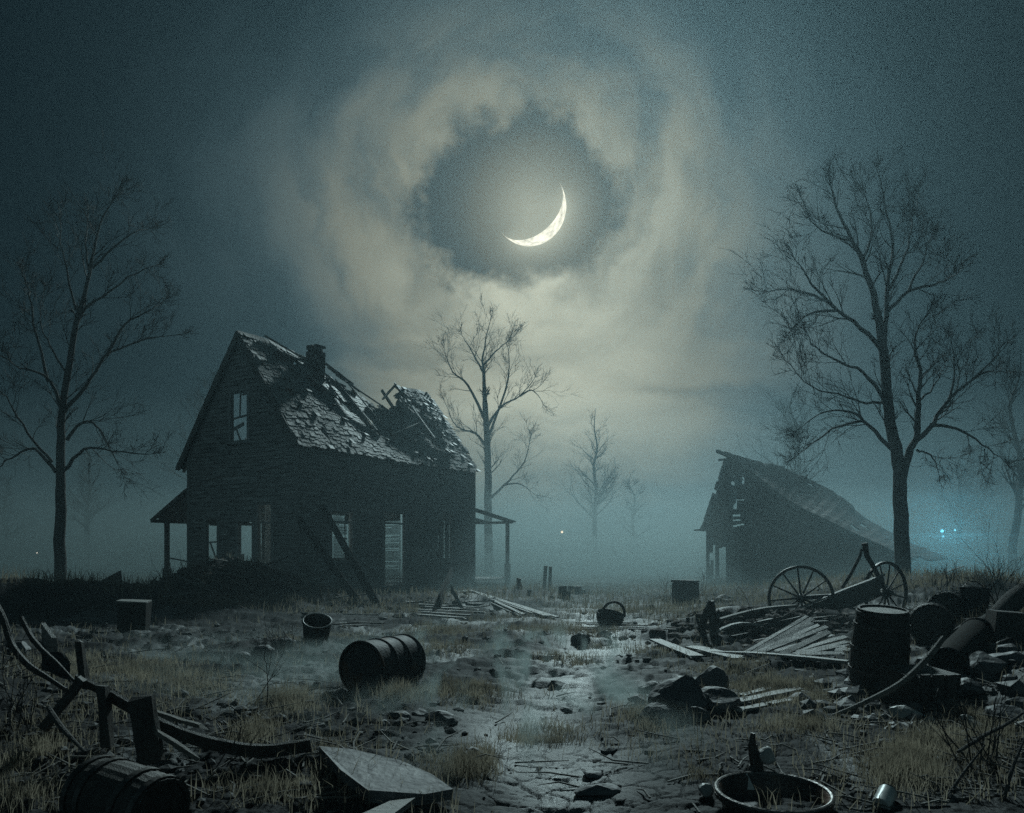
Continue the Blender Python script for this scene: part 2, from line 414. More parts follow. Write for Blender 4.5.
    def build(self, name, m, parent=None, smooth=False):
        me = bpy.data.meshes.new(name); me.from_pydata(self.v, [], self.f); me.update()
        me.materials.append(m)
        if smooth:
            me.polygons.foreach_set('use_smooth', [True] * len(me.polygons))
            try: me.set_sharp_from_angle(angle=R(40))
            except Exception: pass
        o = bpy.data.objects.new(name, me); C.objects.link(o)
        if parent is not None: o.parent = parent
        return o
def tag(o, label, cat, group=None, kind=None):
    if label: o['label'] = label
    if cat: o['category'] = cat
    if group: o['group'] = group
    if kind: o['kind'] = kind
    return o
def thing(name, label, cat, loc=(0, 0, 0), rz=0, group=None):
    o = bpy.data.objects.new(name, None); C.objects.link(o); o.location = loc; o.rotation_euler = (0, 0, rz)
    o.empty_display_size = .2
    return tag(o, label, cat, group)
def recentre(o):
    """move a mesh object's origin to its base centre"""
    me = o.data; n = len(me.vertices); a = np.empty(n * 3); me.vertices.foreach_get('co', a); a = a.reshape(-1, 3)
    c = np.array([(a[:, 0].min() + a[:, 0].max()) / 2, (a[:, 1].min() + a[:, 1].max()) / 2, a[:, 2].min()])
    me.vertices.foreach_set('co', (a - c).ravel()); me.update(); o.location = c
    return o
def solo(mb, name, m, label, cat, group=None, smooth=False):
    return tag(recentre(mb.build(name, m, None, smooth)), label, cat, group)
def np_mesh(name, verts, faces, m, smooth=False):
    me = bpy.data.meshes.new(name); nv, nf = len(verts), len(faces); k = faces.shape[1]
    me.vertices.add(nv); me.vertices.foreach_set('co', verts.astype(np.float32).ravel())
    me.loops.add(nf * k); me.loops.foreach_set('vertex_index', faces.astype(np.int32).ravel())
    me.polygons.add(nf); me.polygons.foreach_set('loop_start', np.arange(0, nf * k, k, dtype=np.int32))
    if smooth: me.polygons.foreach_set('use_smooth', np.ones(nf, bool))
    me.update(calc_edges=True); me.validate()
    me.materials.append(m); o = bpy.data.objects.new(name, me); C.objects.link(o); return o

# ------------------------------------------------------------------ ground
def make_ground():
    pys = np.arange(850, 556, -.75)
    ys = 1326.0 / (pys - 548)
    ys = ys[(ys > 4.0)]
    far = np.geomspace(ys[-1] * 1.03, 420, 50)
    near = np.array([-60, -40, -25, -15, -10, -6, -3, -1, 0, 1, 2, 2.7, 3.2, 3.6, 3.85])
    ys = np.concatenate([near, ys, far])
    s = np.linspace(-1, 1, 901)
    out = np.array([1.08, 1.2, 1.4, 1.7, 2.1, 2.7, 3.5, 5, 7, 10, 15])
    s = np.concatenate([-out[::-1], s, out])
    w = .74 * np.maximum(ys, 3.0) + 1.2
    X = np.clip(s[None, :] * w[:, None], -320, 320); Y = np.repeat(ys[:, None], len(s), 1)
    Z = hbase(X, Y) + hfine(X, Y)
    V = np.stack([X, Y, Z], -1).reshape(-1, 3)
    r, c = X.shape; idx = np.arange(r * c).reshape(r, c)
    Fc = np.stack([idx[:-1, :-1], idx[:-1, 1:], idx[1:, 1:], idx[1:, :-1]], -1).reshape(-1, 4)
    o = np_mesh('ground', V, Fc, ground_mat(), True); o['kind'] = 'structure'
    pc = np.interp(Y, [3, 5, 6, 8, 11, 14, 20, 30], [.35, .42, .35, .25, .75, 1.7, 2.4, 2.4]) + .5 * (fbm(X / 1.1, Y / 2.4, 3, 201) - .5)
    wet = np.exp(-((X - pc) / (.28 + .065 * Y)) ** 2) * (.45 + .9 * fbm(X * 2.2, Y * 1.2, 3, 205)) * (1 - sst(Y, 16, 30))
    wet = np.clip(np.maximum(wet, .6 * sst(fbm(X / 1.4, Y / 1.8, 3, 211), .58, .68) * (1 - sst(Y, 20, 30))), 0, 1)
    at = o.data.attributes.new('wet', 'FLOAT', 'POINT'); at.data.foreach_set('value', wet.astype(np.float32).ravel())
make_ground()

# ------------------------------------------------------------------ haze
def make_haze():
    mb = MB(); mb.box2((-340, -70, -3), (340, 440, 22))
    m = bpy.data.materials.new('haze'); m.use_nodes = True; nt = m.node_tree; nt.nodes.clear()
    o = nt.nodes.new('ShaderNodeOutputMaterial'); v = nt.nodes.new('ShaderNodeVolumePrincipled')
    v.inputs['Density'].default_value = HAZE_D; v.inputs['Anisotropy'].default_value = HAZE_G
    v.inputs['Color'].default_value = (*HAZE_COL, 1)
    nt.links.new(v.outputs[0], o.inputs['Volume'])
    h = mb.build('haze', m); h['kind'] = 'stuff'
make_haze()

# ------------------------------------------------------------------ moon
def make_moon():
    D = 1500.0; rad = 34.0 * .96 / F * D / MOON_DIR.y * MOON_DIR.y
    rad = D * 36.5 / F * .92
    c = MOON_DIR * D + Vector((0, 0, EYE))
    m = MOON_DIR; rt = Vector((m.y, -m.x, 0)).normalized(); up = rt.cross(m).normalized()
    if up.z < 0: up = -up
    tilt = R(-52)
    ax = rt * math.cos(tilt) + up * math.sin(tilt)       # towards the lit limb
    pole = -rt * math.sin(tilt) + up * math.cos(tilt)
    tow = -m
    mb = MB(); nu, nv = 24, 64; vs = []
    for i in range(nv + 1):
        th = PI * i / nv
        for j in range(nu + 1):
            ph = R(46) * j / nu                          # 0 at the limb
            d = pole * math.cos(th) + (ax * math.cos(ph) + tow * math.sin(ph)) * math.sin(th)
            d2 = d * (1 + .004 * mnoise.noise(d * 9))
            vs.append(c + d2 * rad)
    fs = [(i * (nu + 1) + j, i * (nu + 1) + j + 1, (i + 1) * (nu + 1) + j + 1, (i + 1) * (nu + 1) + j) for i in range(nv) for j in range(nu)]
    mb.add(vs, fs)
    mt = bpy.data.materials.new('moon_surface'); mt.use_nodes = True; nt = mt.node_tree
    nt.nodes.clear(); o = nt.nodes.new('ShaderNodeOutputMaterial'); e = nt.nodes.new('ShaderNodeEmission')
    tc = nt.nodes.new('ShaderNodeTexCoord'); n = nt.nodes.new('ShaderNodeTexNoise'); n.inputs['Scale'].default_value = .09; n.inputs['Detail'].default_value = 6
    nt.links.new(tc.outputs['Object'], n.inputs['Vector'])
    cr = nt.nodes.new('ShaderNodeValToRGB'); cr.color_ramp.elements[0].position = .3; cr.color_ramp.elements[0].color = (.50, .48, .38, 1)
    cr.color_ramp.elements[1].position = .62; cr.color_ramp.elements[1].color = (1.0, .97, .78, 1)
    nt.links.new(n.outputs['Fac'], cr.inputs[0]); nt.links.new(cr.outputs[0], e.inputs[0]); e.inputs[1].default_value = 1.3
    nt.links.new(e.outputs[0], o.inputs['Surface'])
    ob = mb.build('moon', mt, None, True); recentre(ob)
    tag(ob, 'thin bright crescent moon in the gap in the clouds', 'moon')
    ob.visible_shadow = True
make_moon()

# ------------------------------------------------------------------ house
HU = Vector((.488, .873, 0)).normalized(); HV = Vector((-HU.y, HU.x, 0))
HC = Vector((-6.9, 25.0, 0)); HLEN, HW = 10.65, 5.1
EAVE, APEX = 5.12, 8.97
SL = (APEX - 5.26) / (HW / 2); CPH = 1 / math.hypot(1, SL); SPH = SL * CPH
def hray(px, py):
    d = Vector(((px - CX) / F, 1, (HY - py) / F)); o = Vector((0, 0, EYE)) - HC
    return Vector((o.dot(HU), o.dot(HV), o.z)), Vector((d.dot(HU), d.dot(HV), d.z))
def h_on(axis, value, px, py):
    o, d = hray(px, py); t = (value - o[axis]) / d[axis]; return o + d * t
def rect_on(axis, value, x0, y0, x1, y1):
    a = h_on(axis, value, x0, (y0 + y1) / 2); b = h_on(axis, value, x1, (y0 + y1) / 2)
    t = h_on(axis, value, (x0 + x1) / 2, y0); bo = h_on(axis, value, (x0 + x1) / 2, y1)
    k = 1 - axis
    return (min(a[k], b[k]), max(a[k], b[k]), bo.z, t.z)
house = thing('abandoned_house', 'dark ruined clapboard house with broken roof and empty windows', 'house', HC, math.atan2(HU.y, HU.x))

def siding(holes, length, base, top_fn, put, miss=.02, pitch=.145, rnd=None, bits=()):
    """put(a, z, out) -> local point; a along the wall, out = outward offset"""
    mb = MB(); z = base
    rnd = rnd or random.Random(5)
    while True:
        lo, hi = top_fn(z + pitch)
        if hi - lo < .1: break
        iv = [(lo, hi)]
        for (h0, h1, z0, z1) in holes:
            if z + pitch * .6 > z0 and z + pitch * .4 < z1:
                nx = []
                for (a, b) in iv:
                    if h1 <= a or h0 >= b: nx.append((a, b)); continue
                    if h0 > a: nx.append((a, h0))
                    if h1 < b: nx.append((h1, b))
                iv = nx
        for (a, b) in iv:
            x = a
            while x < b - .01:
                e = min(b, x + rnd.uniform(1.2, 3.2))
                if b - e < .25: e = b
                if rnd.random() > miss:
                    d0, d1 = rnd.uniform(-.012, .012), rnd.uniform(-.012, .012)
                    th = .022; o0 = .0 + rnd.uniform(0, .012)
                    vs = [put(x, z + d0, o0 + .018 + th), put(e, z + d1, o0 + .018 + th), put(e, z + pitch + .02 + d1, th * .5), put(x, z + pitch + .02 + d0, th * .5),
                          put(x, z + d0, -.01), put(e, z + d1, -.01), put(e, z + pitch + .02 + d1, -.012), put(x, z + pitch + .02 + d0, -.012)]
                    mb.add(vs, [(0, 1, 2, 3), (7, 6, 5, 4), (0, 4, 5, 1), (2, 6, 7, 3), (1, 5, 6, 2), (0, 3, 7, 4)])
                x = e
        z += pitch
    return mb

# openings, traced where they stand on each wall
g_win1 = rect_on(0, 0, 207, 518, 218, 561); g_win2 = rect_on(0, 0, 239.5, 522, 253, 563); g_door = rect_on(0, 0, 259, 503, 272, 592)
g_up = rect_on(0, 0, 232, 392, 248, 441)
s_win1 = rect_on(1, 0, 330, 512, 351, 561); s_door = rect_on(1, 0, 383, 513, 404, 588); s_win2 = rect_on(1, 0, 437, 514, 453, 560)
g_up = (g_up[0], g_up[1], g_up[2], g_up[3])
def see(px0, py0, px1, py1):
    r_ = rect_on(1, HW, px0, py0, px1, py1)
    if (r_[0] + r_[1]) / 2 < HLEN: return ('b', r_)
    return ('f', rect_on(0, HLEN, px0, py0, px1, py1))
_sl = [see(345.3, 524, 349, 553), see(400.0, 513, 403.2, 586), see(437.6, 535, 439.4, 560), see(331, 517, 335, 530)]
far_holes = [r_ for k_, r_ in _sl if k_ == 'f']
_fog_gap = [see(332, 514, 345, 558), see(385, 520, 399.6, 586), see(440, 518, 450, 560)]  # gaps cut behind the openings to let the fog tone through
far_holes += [r_ for k_, r_ in _fog_gap if k_ == 'f']
back_holes = [r_ for k_, r_ in _sl + _fog_gap if k_ == 'b'] + [rect_on(1, HW, 203, 505, 220, 566), rect_on(1, HW, 238, 505, 256, 568), rect_on(1, HW, 258, 503, 262, 545),
              rect_on(1, HW, 260, 540, 262, 560)]
def in_gable(z):
    ins = max(0, (z - 5.2)) / SL
    return ins, HW - ins
walls = []
w1 = siding([g_win1, g_win2, g_door, g_up], HW, -.2, in_gable, lambda a, z, o: Vector((-o, a, z)), .012, rnd=random.Random(1)).build('wall', M_SIDING, house)
w2 = siding([s_win1, s_door, s_win2], HLEN, -.2, lambda z: (0, HLEN) if z < EAVE + .05 else (0, 0), lambda a, z, o: Vector((a, -o, z)), .012, rnd=random.Random(2)).build('wall', M_SIDING, house)
w3 = siding(back_holes, HLEN, -.2, lambda z: (0, HLEN) if z < EAVE + .05 else (0, 0), lambda a, z, o: Vector((a, HW + o, z)), .0, rnd=random.Random(3)).build('wall', M_SIDING, house)
w4 = siding(far_holes, HW, -.2, in_gable, lambda a, z, o: Vector((HLEN + o, a, z)), .01, rnd=random.Random(4)).build('wall', M_SIDING, house)
for w in (w1, w2, w3, w4):
    ma = w.data
# inner lining of upright strips; its pale colour stands in for fog-lit rooms
def lining(holes, put, length, top, step=.3):
    mb = MB(); a = 0
    while a < length - .01:
        e = min(a + step - .004, length); iv = [(-.2, top((a + e) / 2))]
        for (h0, h1, z0, z1) in holes:
            if h1 > a and h0 < e and min(h1, e) - max(h0, a) > .06 * (e - a):
                # split the strip at hole borders
                nx = []
                for (lo, hi) in iv:
                    if z0 > lo: nx.append((lo, min(hi, z0)))
                    if z1 < hi: nx.append((max(lo, z1), hi))
                iv = nx
        for lo, hi in iv:
            if hi - lo > .05:
                mb.add([put(a, lo, -.05), put(e, lo, -.05), put(e, hi, -.05), put(a, hi, -.05), put(a, lo, -.09), put(e, lo, -.09), put(e, hi, -.09), put(a, hi, -.09)],
                       [(0, 1, 2, 3), (7, 6, 5, 4), (0, 4, 5, 1), (2, 6, 7, 3), (1, 5, 6, 2), (0, 3, 7, 4)])
        a += step
    return mb
# corner boards
mb = MB()
for (a, b) in (((-.07, -.07), (.06, .06)), ((-.07, HW - .06), (.06, HW + .07)), ((HLEN - .06, -.07), (HLEN + .07, .06)), ((HLEN - .06, HW - .06), (HLEN + .07, HW + .07))):
    c = MB(); c.box2((a[0], a[1], -.2), (b[0], b[1], 5.15), .006); c.build('corner_board', M_PLANK, house)

def opening(name, kind, rect, put, muntins=(), cat=None, boards=(), shards=()):
    h0, h1, z0, z1 = rect; mb = MB()
    def bx(a0, a1, b0, b1, o0, o1, m=None):
        m = m or mb
        pts = [put(a, z, o) for o in (o0, o1) for z in (b0, b1) for a in (a0, a1)]
        m.add(pts, [(0, 1, 3, 2), (4, 6, 7, 5), (0, 4, 5, 1), (2, 3, 7, 6), (0, 2, 6, 4), (1, 5, 7, 3)])
    t = .13
    bx(h0 - t, h0, z0 - .03, z1 + .02, -.08, .06); bx(h1, h1 + t, z0 - .03, z1 + .02, -.08, .06)
    bx(h0 - t - .05, h1 + t + .05, z1 + .02, z1 + .18, -.08, .075)
    if kind == 'window': bx(h0 - t - .07, h1 + t + .07, z0 - .1, z0 - .03, -.08, .11)
    fr = mb.build(name, M_FRAME, house)
    if muntins:
        m2 = MB()
        for (a0, b0, a1, b1, w) in muntins:
            A = put(h0 + (h1 - h0) * a0, z0 + (z1 - z0) * b0, -.03); B = put(h0 + (h1 - h0) * a1, z0 + (z1 - z0) * b1, -.03)
            m2.beam(A, B, .03, w, .003, up=(.001, 0, 1) if abs(a0 - a1) > .5 else (1, .1, 0))
        m2.build('sash', M_FRAME, fr)
    if boards:
        for (a0, b0, a1, b1, w) in boards:
            m3 = MB(); A = put(h0 + (h1 - h0) * a0, z0 + (z1 - z0) * b0, .09); B = put(h0 + (h1 - h0) * a1, z0 + (z1 - z0) * b1, .09)
            m3.beam(A, B, w, .025, .004, up=(put(0, 0, 1) - put(0, 0, 0)), ragged=.02); m3.build('board', M_TIMBER, fr)
    return fr
pg = lambda a, z, o: Vector((-o, a, z))
ps = lambda a, z, o: Vector((a, -o, z))
opening('window', 'window', g_win1, pg, ((0, .45, 1, .43, .05), (.75, .42, .15, 0, .05)))
opening('window', 'window', g_win2, pg, ((.88, 0, .88, .22, .2), (.0, .02, .5, .0, .05)))
opening('door_frame', 'door', g_door, pg, ((0, .78, 1, .78, .06),))
opening('window', 'window', g_up, pg, ((0, .52, 1, .47, .06), (.55, .5, .5, 1, .05), (.95, .25, .3, .35, .12), (.5, .0, .8, .3, .06), (.0, .97, .4, .94, .12)))
opening('window', 'window', s_win1, ps, ((0, .8, 1, .8, .05),), boards=())
opening('door_frame', 'door', s_door, ps, ((0, .86, 1, .86, .06),))
opening('window', 'window', s_win2, ps, (), boards=((.1, .0, .15, 1.05, .3), (.5, .0, .48, 1.03, .28), (.88, -.02, .9, 1.0, .28)))

# roof ------------------------------------------------------------
def sag(p):
    u, v, z = p
    k = max(0, (z - 5.0) / 4)
    d = -.60 * math.exp(-((u - 5.4) / 1.9) ** 2) * (k + .06) - .22 * k * min(1, max(0, (u - 7) / 1.5)) - .10 * math.exp(-((u - 3) / 1.2) ** 2) * k
    d += .03 * mnoise.noise(Vector((u * .9, v * .9, z))) * (1 + k)
    return Vector((u, v + .12 * k * math.exp(-((u - 6) / 2.2) ** 2), z + d))
def near_pt(u, w, o=0):    # w: distance down the slope from the ridge, o: outward
    return sag(Vector((u, HW / 2 - w * CPH - o * SPH, APEX - w * SPH + o * CPH)))
def back_pt(u, w, o=0):
    return sag(Vector((u, HW / 2 + w * CPH + o * SPH, APEX - w * SPH + o * CPH)))
LN, LB = (HW / 2 + .13) / CPH, (HW / 2 + .5) / CPH
def n2(x, y, s=0): return mnoise.noise(Vector((x, y, s)))
def hole_near(u, w):
    j = .35 * n2(u * 1.7, w * 1.7, 3) + .25 * n2(u * 5, w * 5, 5)
    top = np.interp(u, [3.5, 4.0, 5.2, 6.2, 7.0, 7.7, 8.2, 8.7], [-.2, .4, .85, 1.5, 1.95, 1.8, .9, -.2])
    if w + j < top: return True
    for (cu, cw, ru, rw) in ((1.6, .75, .6, .28), (2.6, 1.5, .35, .5), (4.9, 2.7, .3, .6), (5.9, 3.1, .25, .4), (3.9, 2.1, .35, .35), (8.5, 2.7, .28, .9), (9.0, 1.0, .3, .3), (2.9, .35, .55, .3), (.9, 2.4, .3, .2)):
        if ((u - cu) / ru) ** 2 + ((w - cw) / rw) ** 2 + j * 1.2 < 1: return True
    return False
def hole_back(u, w):
    j = .3 * n2(u * 1.7, w * 1.7, 13) + .2 * n2(u * 5, w * 5, 15)
    if .55 < u < 2.3 and 2.0 < w + j * .5 < 4.3: return True
    if 3.4 < u + j < 9.0 and w < 4.6 + j: return True
    return False
def roof_slope(pt, Lw, hole, seed, miss):
    rnd = random.Random(seed); sh = MB(); bd = MB()
    # sheathing boards along the house
    w = .02
    while w < Lw - .05:
        u = -.12
        while u < HLEN + .18:
            e = min(HLEN + .2, u + rnd.uniform(.28, .5))
            mid = (u + e) / 2
            if not hole(mid, w + .09) and rnd.random() > .01:
                vs = [pt(a, b, o) for o in (-.02, .012) for b in (w, min(w + .205, Lw)) for a in (u, e)]
                bd.add(vs, [(0, 2, 3, 1), (4, 5, 7, 6), (0, 1, 5, 4), (2, 6, 7, 3), (0, 4, 6, 2), (1, 3, 7, 5)])
            u = e
        w += .2
    # shingles
    w = -.02; row = 0
    while w < Lw - .02:
        u = -.15 + rnd.uniform(0, .1)
        while u < HLEN + .2:
            wd = rnd.uniform(.12, .26); mid = u + wd / 2
            gone = hole(mid, w + .1) or n2(mid * 2.3, w * 2.6, 21) > miss + rnd.uniform(-.15, .15) or rnd.random() < .04
            if not gone:
                ln = .25 + rnd.uniform(-.05, .06); lift = .02 + abs(rnd.gauss(0, .007)); tw = rnd.uniform(-.03, .03)
                if rnd.random() < .05: lift += rnd.uniform(.03, .09); tw *= 3
                vs = [pt(u + tw * .3, w, .015), pt(u + wd - .008, w, .015), pt(u + wd - .008 + tw, w + ln, lift + rnd.uniform(0, .012)), pt(u + tw, w + ln, lift),
                      pt(u, w, .032), pt(u + wd - .008, w, .032), pt(u + wd - .008 + tw, w + ln, lift + .02), pt(u + tw, w + ln, lift + .02)]
                sh.add(vs, [(3, 2, 1, 0), (4, 5, 6, 7), (0, 1, 5, 4), (3, 7, 6, 2), (0, 4, 7, 3), (1, 2, 6, 5)])
            u += wd
        w += .165; row += 1
    return sh, bd
sh, bd = roof_slope(near_pt, LN, hole_near, 31, .42)
roof = bd.build('roof', M_TIMBER, house)
sh.build('shingles', M_SHINGLE, roof)
sh, bd = roof_slope(back_pt, LB, hole_back, 32, .3)
roof_b = bd.build('roof', M_TIMBER, house); sh.build('shingles', M_SHINGLE, roof_b)
# rafters
rnd = random.Random(9); u = .05
while u < HLEN + .05:
    broken = 3.8 < u < 8.8
    w0 = 0 if not broken else max(0.0, rnd.choice([.2, .9, 1.6, 2.3]) + rnd.uniform(-.3, .3))
    r_ = MB(); a, b = near_pt(u, w0, -.09), near_pt(u + rnd.uniform(-.04, .04), LN + .05 * (rnd.random() < .5), -.09)
    r_.beam(a, b, .05, .13, .004, up=(0, .3, 1)); r_.build('rafter', M_TIMBER, roof)
    if not (.5 < u < 2.3) and not broken:
        r_ = MB(); r_.beam(back_pt(u, .0, -.09), back_pt(u, LB, -.09), .05, .13, .004); r_.build('rafter', M_TIMBER, roof_b)
    u += .61
# rafter tails, loose battens and broken rafters lying over the hole
def loose(u0, w0, o0, u1, w1, o1, w=.07, t=.04, m=M_PLANK, bow=0.0, nm='batten', par=None):
    r_ = MB(); r_.beam(near_pt(u0, w0, o0), near_pt(u1, w1, o1), w, t, .006, ragged=.03, seg=4, bow=bow)
    r_.build(nm, m, par or roof)
for a in ((1.0, -.05, .10, 3.2, .45, .16), (1.2, .5, .08, 3.4, .55, .2), (3.1, .6, .15, 3.8, 2.5, .12), (3.3, 1.1, .2, 4.4, 1.0, .25), (4.3, .5, .1, 4.9, 3.2, .1),
          (4.5, .2, .15, 7.2, 2.6, .2), (4.9, .4, .2, 5.7, 2.9, .1), (5.6, 1.5, .1, 7.7, 3.0, .15), (3.8, .1, .3, 5.4, .35, .15), (4.2, -.1, .15, 5.6, .75, .1),
          (7.6, .9, .25, 8.4, 2.9, .1), (7.7, 1.6, .1, 8.6, 3.8, .12), (8.3, .0, .1, 8.6, 3.2, .15), (6.7, 1.2, .1, 8.3, .1, .1),
          (5.9, 3.2, .15, 8.0, 2.5, .2), (2.2, 1.2, .12, 5.0, 3.4, .1), (6.5, 3.4, .1, 9.3, 4.2, .12), (8.0, .3, .15, 10.2, 2.3, .1), (7.9, 1.0, .12, 9.8, 3.1, .1)):
    loose(*a, w=random.uniform(.05, .12))
for u0 in (.35, 2.1, 5.2, 6.3, 7.1, 9.0):
    loose(u0, LN - .25, .0, u0 + random.uniform(.05, .25), LN + random.uniform(.2, .45), -.03, .035, .03)
# barge boards on the near gable
for pt, Lw, ww in ((near_pt, LN, .2), (back_pt, LB, .2)):
    r_ = MB(); n = 8
    for i in range(n):
        r_.beam(pt(-.16, Lw * i / n, -.06), pt(-.16, Lw * (i + 1) / n + .02, -.06), .05, ww, .006, up=(0, .6, 1))
    r_.build('barge_board', M_TIMBER, house)
# chimney, broken top, leaning
ch = MB(); rnd = random.Random(4)
cu, cv = 3.0, 2.05; zz = 6.9
while zz < 9.12:
    top = zz > 8.75
    for k in range(3):
        for side in range(4):
            if top and rnd.random() < .25 + (zz - 8.75) * .9: continue
            a = -.17 + .17 * k
            off = {0: (a, -.17), 1: (.17, a), 2: (-a, .17), 3: (-.17, -a)}[side]
            M = Matrix.Translation((cu + off[0] + (zz - 8) * .05, cv + off[1], zz)) @ rotz(0 if side % 2 == 0 else PI / 2) @ rotz(rnd.gauss(0, .04))
            ch.box(M, (.155, .15, .072), .008)
    zz += .078
ch.box2((cu - .12, cv - .12, 7), (cu + .12, cv + .12, 8.6))
ch.build('chimney', M_BRICK, roof)
cp = MB()
for i in range(5): cp.rock((cu + rnd.uniform(-.14, .14) + .03, cv + rnd.uniform(-.14, .14), 8.96 + rnd.uniform(0, .12)), (.15, .13, .10), i, 1)
cp.build('broken_bricks', M_BRICK, roof)

# porches
def porch(name, pts, posts, seed, nb=8, miss=.1):
    rnd = random.Random(seed); mbp = MB(); (A, B, D, E) = [Vector(p) for p in pts]   # A,B along the wall; D,E along the outer edge (D below A)
    for i in range(nb):
        a, b = i / nb, (i + .92) / nb
        if rnd.random() < miss: continue
        s, e = rnd.uniform(0, .03), 1 + rnd.uniform(-.06, .12)
        for row in range(5):
            t0, t1 = row / 5, (row + 1.1) / 5 * (e if row == 4 else 1)
            def q(x, t): return (A.lerp(B, x)).lerp(D.lerp(E, x), t)
            nrm = Vector((0, 0, .02 + rnd.uniform(0, .02)))
            vs = [q(a, t0), q(b, t0), q(b, t1), q(a, t1)]; vs = [p + nrm for p in vs] + [p - Vector((0, 0, .02)) for p in vs]
            mbp.add(vs, [(0, 1, 2, 3), (7, 6, 5, 4), (0, 4, 5, 1), (2, 6, 7, 3), (1, 5, 6, 2), (0, 3, 7, 4)])
    o = mbp.build(name, M_SHINGLE, house)
    b_ = MB(); b_.beam(D + Vector((0, 0, -.08)), E + Vector((0, 0, -.08)), .1, .12); b_.beam(A + Vector((0, 0, -.08)), D + Vector((0, 0, -.08)), .08, .12); b_.beam(B + Vector((0, 0, -.08)), E + Vector((0, 0, -.08)), .08, .12)
    b_.build('porch_beam', M_TIMBER, o)
    for (u_, v_, zt) in posts:
        p_ = MB(); p_.box2((u_ - .07, v_ - .07, -.7), (u_ + .07, v_ + .07, zt), .006); p_.box2((u_ - .11, v_ - .11, -.7), (u_ + .11, v_ + .11, .95), .008)
        p_.build('post', M_TIMBER, o)
    return o
porch('porch_roof', ((HLEN, .1, 3.5), (HLEN, 4.2, 3.5), (HLEN + 3.7, .1, 3.02), (HLEN + 3.7, 4.2, 3.0)), ((HLEN + 3.4, .2, 2.95), (HLEN + 3.4, 4.0, 2.95)), 1)
bk = h_on(0, .6, 167, 575); 
pv = bk[1]
porch('porch_roof', ((.2, HW, 4.05), (5.2, HW, 4.05), (.2, pv + .35, 2.78), (5.2, pv + .35, 2.78)), ((.6, pv, 2.8), (4.8, pv, 2.8)), 2, 14, .05)
fl = MB()
for i in range(14): fl.beam((HLEN + .1 + i * .26, .1, .28 + random.uniform(-.02, .02)), (HLEN + .1 + i * .26, 4.2, .28), .24, .03)
fl.build('porch_floor', M_PLANK, house)
for hl, pf, ln_, tf in (([g_win1, g_win2, g_door, g_up], lambda a, z, o: Vector((-o, a, z)), HW, lambda a: 5.0 + SL * min(a, HW - a)),
                       ([s_win1, s_door, s_win2], lambda a, z, o: Vector((a, -o, z)), HLEN, lambda a: EAVE - .05),
                       (back_holes, lambda a, z, o: Vector((a, HW + o, z)), HLEN, lambda a: EAVE - .05),
                       (far_holes, lambda a, z, o: Vector((HLEN + o, a, z)), HW, lambda a: 5.0 + SL * min(a, HW - a))):
    lining(hl, pf, ln_, tf, .1).build('pale_lining', M_FOGPALE, house)
for k_, (h0, h1, z0, z1) in _fog_gap:  # made-up slats across the gaps, averaging to a fog-lit mid tone
    lt = MB()
    z = z0
    while z < z1:
        if random.random() > .12:
            a0, a1 = h0 - .03, h1 + .03
            if random.random() < .15: a1 = h0 + (h1 - h0) * random.uniform(.2, .8)
            p0, p1 = (Vector((a0, HW - .10, z)), Vector((a1, HW - .10, z + random.uniform(-.01, .01)))) if k_ == 'b' else (Vector((HLEN - .10, a0, z)), Vector((HLEN - .10, a1, z)))
            lt.beam(p0, p1, .01, .027, .001)
        z += .044
    lt.build('tone_laths', M_TIMBER, house)
fd = MB(); fd.box2((.1, .1, -.7), (HLEN - .1, HW - .1, .02)); fd.build('floor', M_PLANK, house)
# leaning wall scraps on the near side
for (x0, y0, x1, y1, w, t) in ((322, 505, 375, 602, .2, .05), (300, 520, 356, 600, .2, .04), (455, 565, 440, 600, .3, .04)):
    a = h_on(1, -.06, x0, y0); o, d = hray(x1, y1); tt = (HB((x1 - CX) / F * 23.5, 23.5) - o.z) / d.z; b = o + d * tt
    a_w = house.matrix_world
    pa = HC + HU * a[0] + HV * a[1] + Vector((0, 0, a[2])); pb = HC + HU * b[0] + HV * b[1] + Vector((0, 0, b[2]))
    mb = MB(); mb.beam(pb, pa, w, t, .01, ragged=.06, seg=5, bow=-.03, up=(.3, -.95, 0))
    solo(mb, 'leaning_plank', M_DULLDARK, {322: 'long wide board leaning diagonally on the house side wall', 300: 'narrow board leaning beside the corner of the house', 455: 'short wide board leaning under the boarded window of the house'}[x0], 'plank')

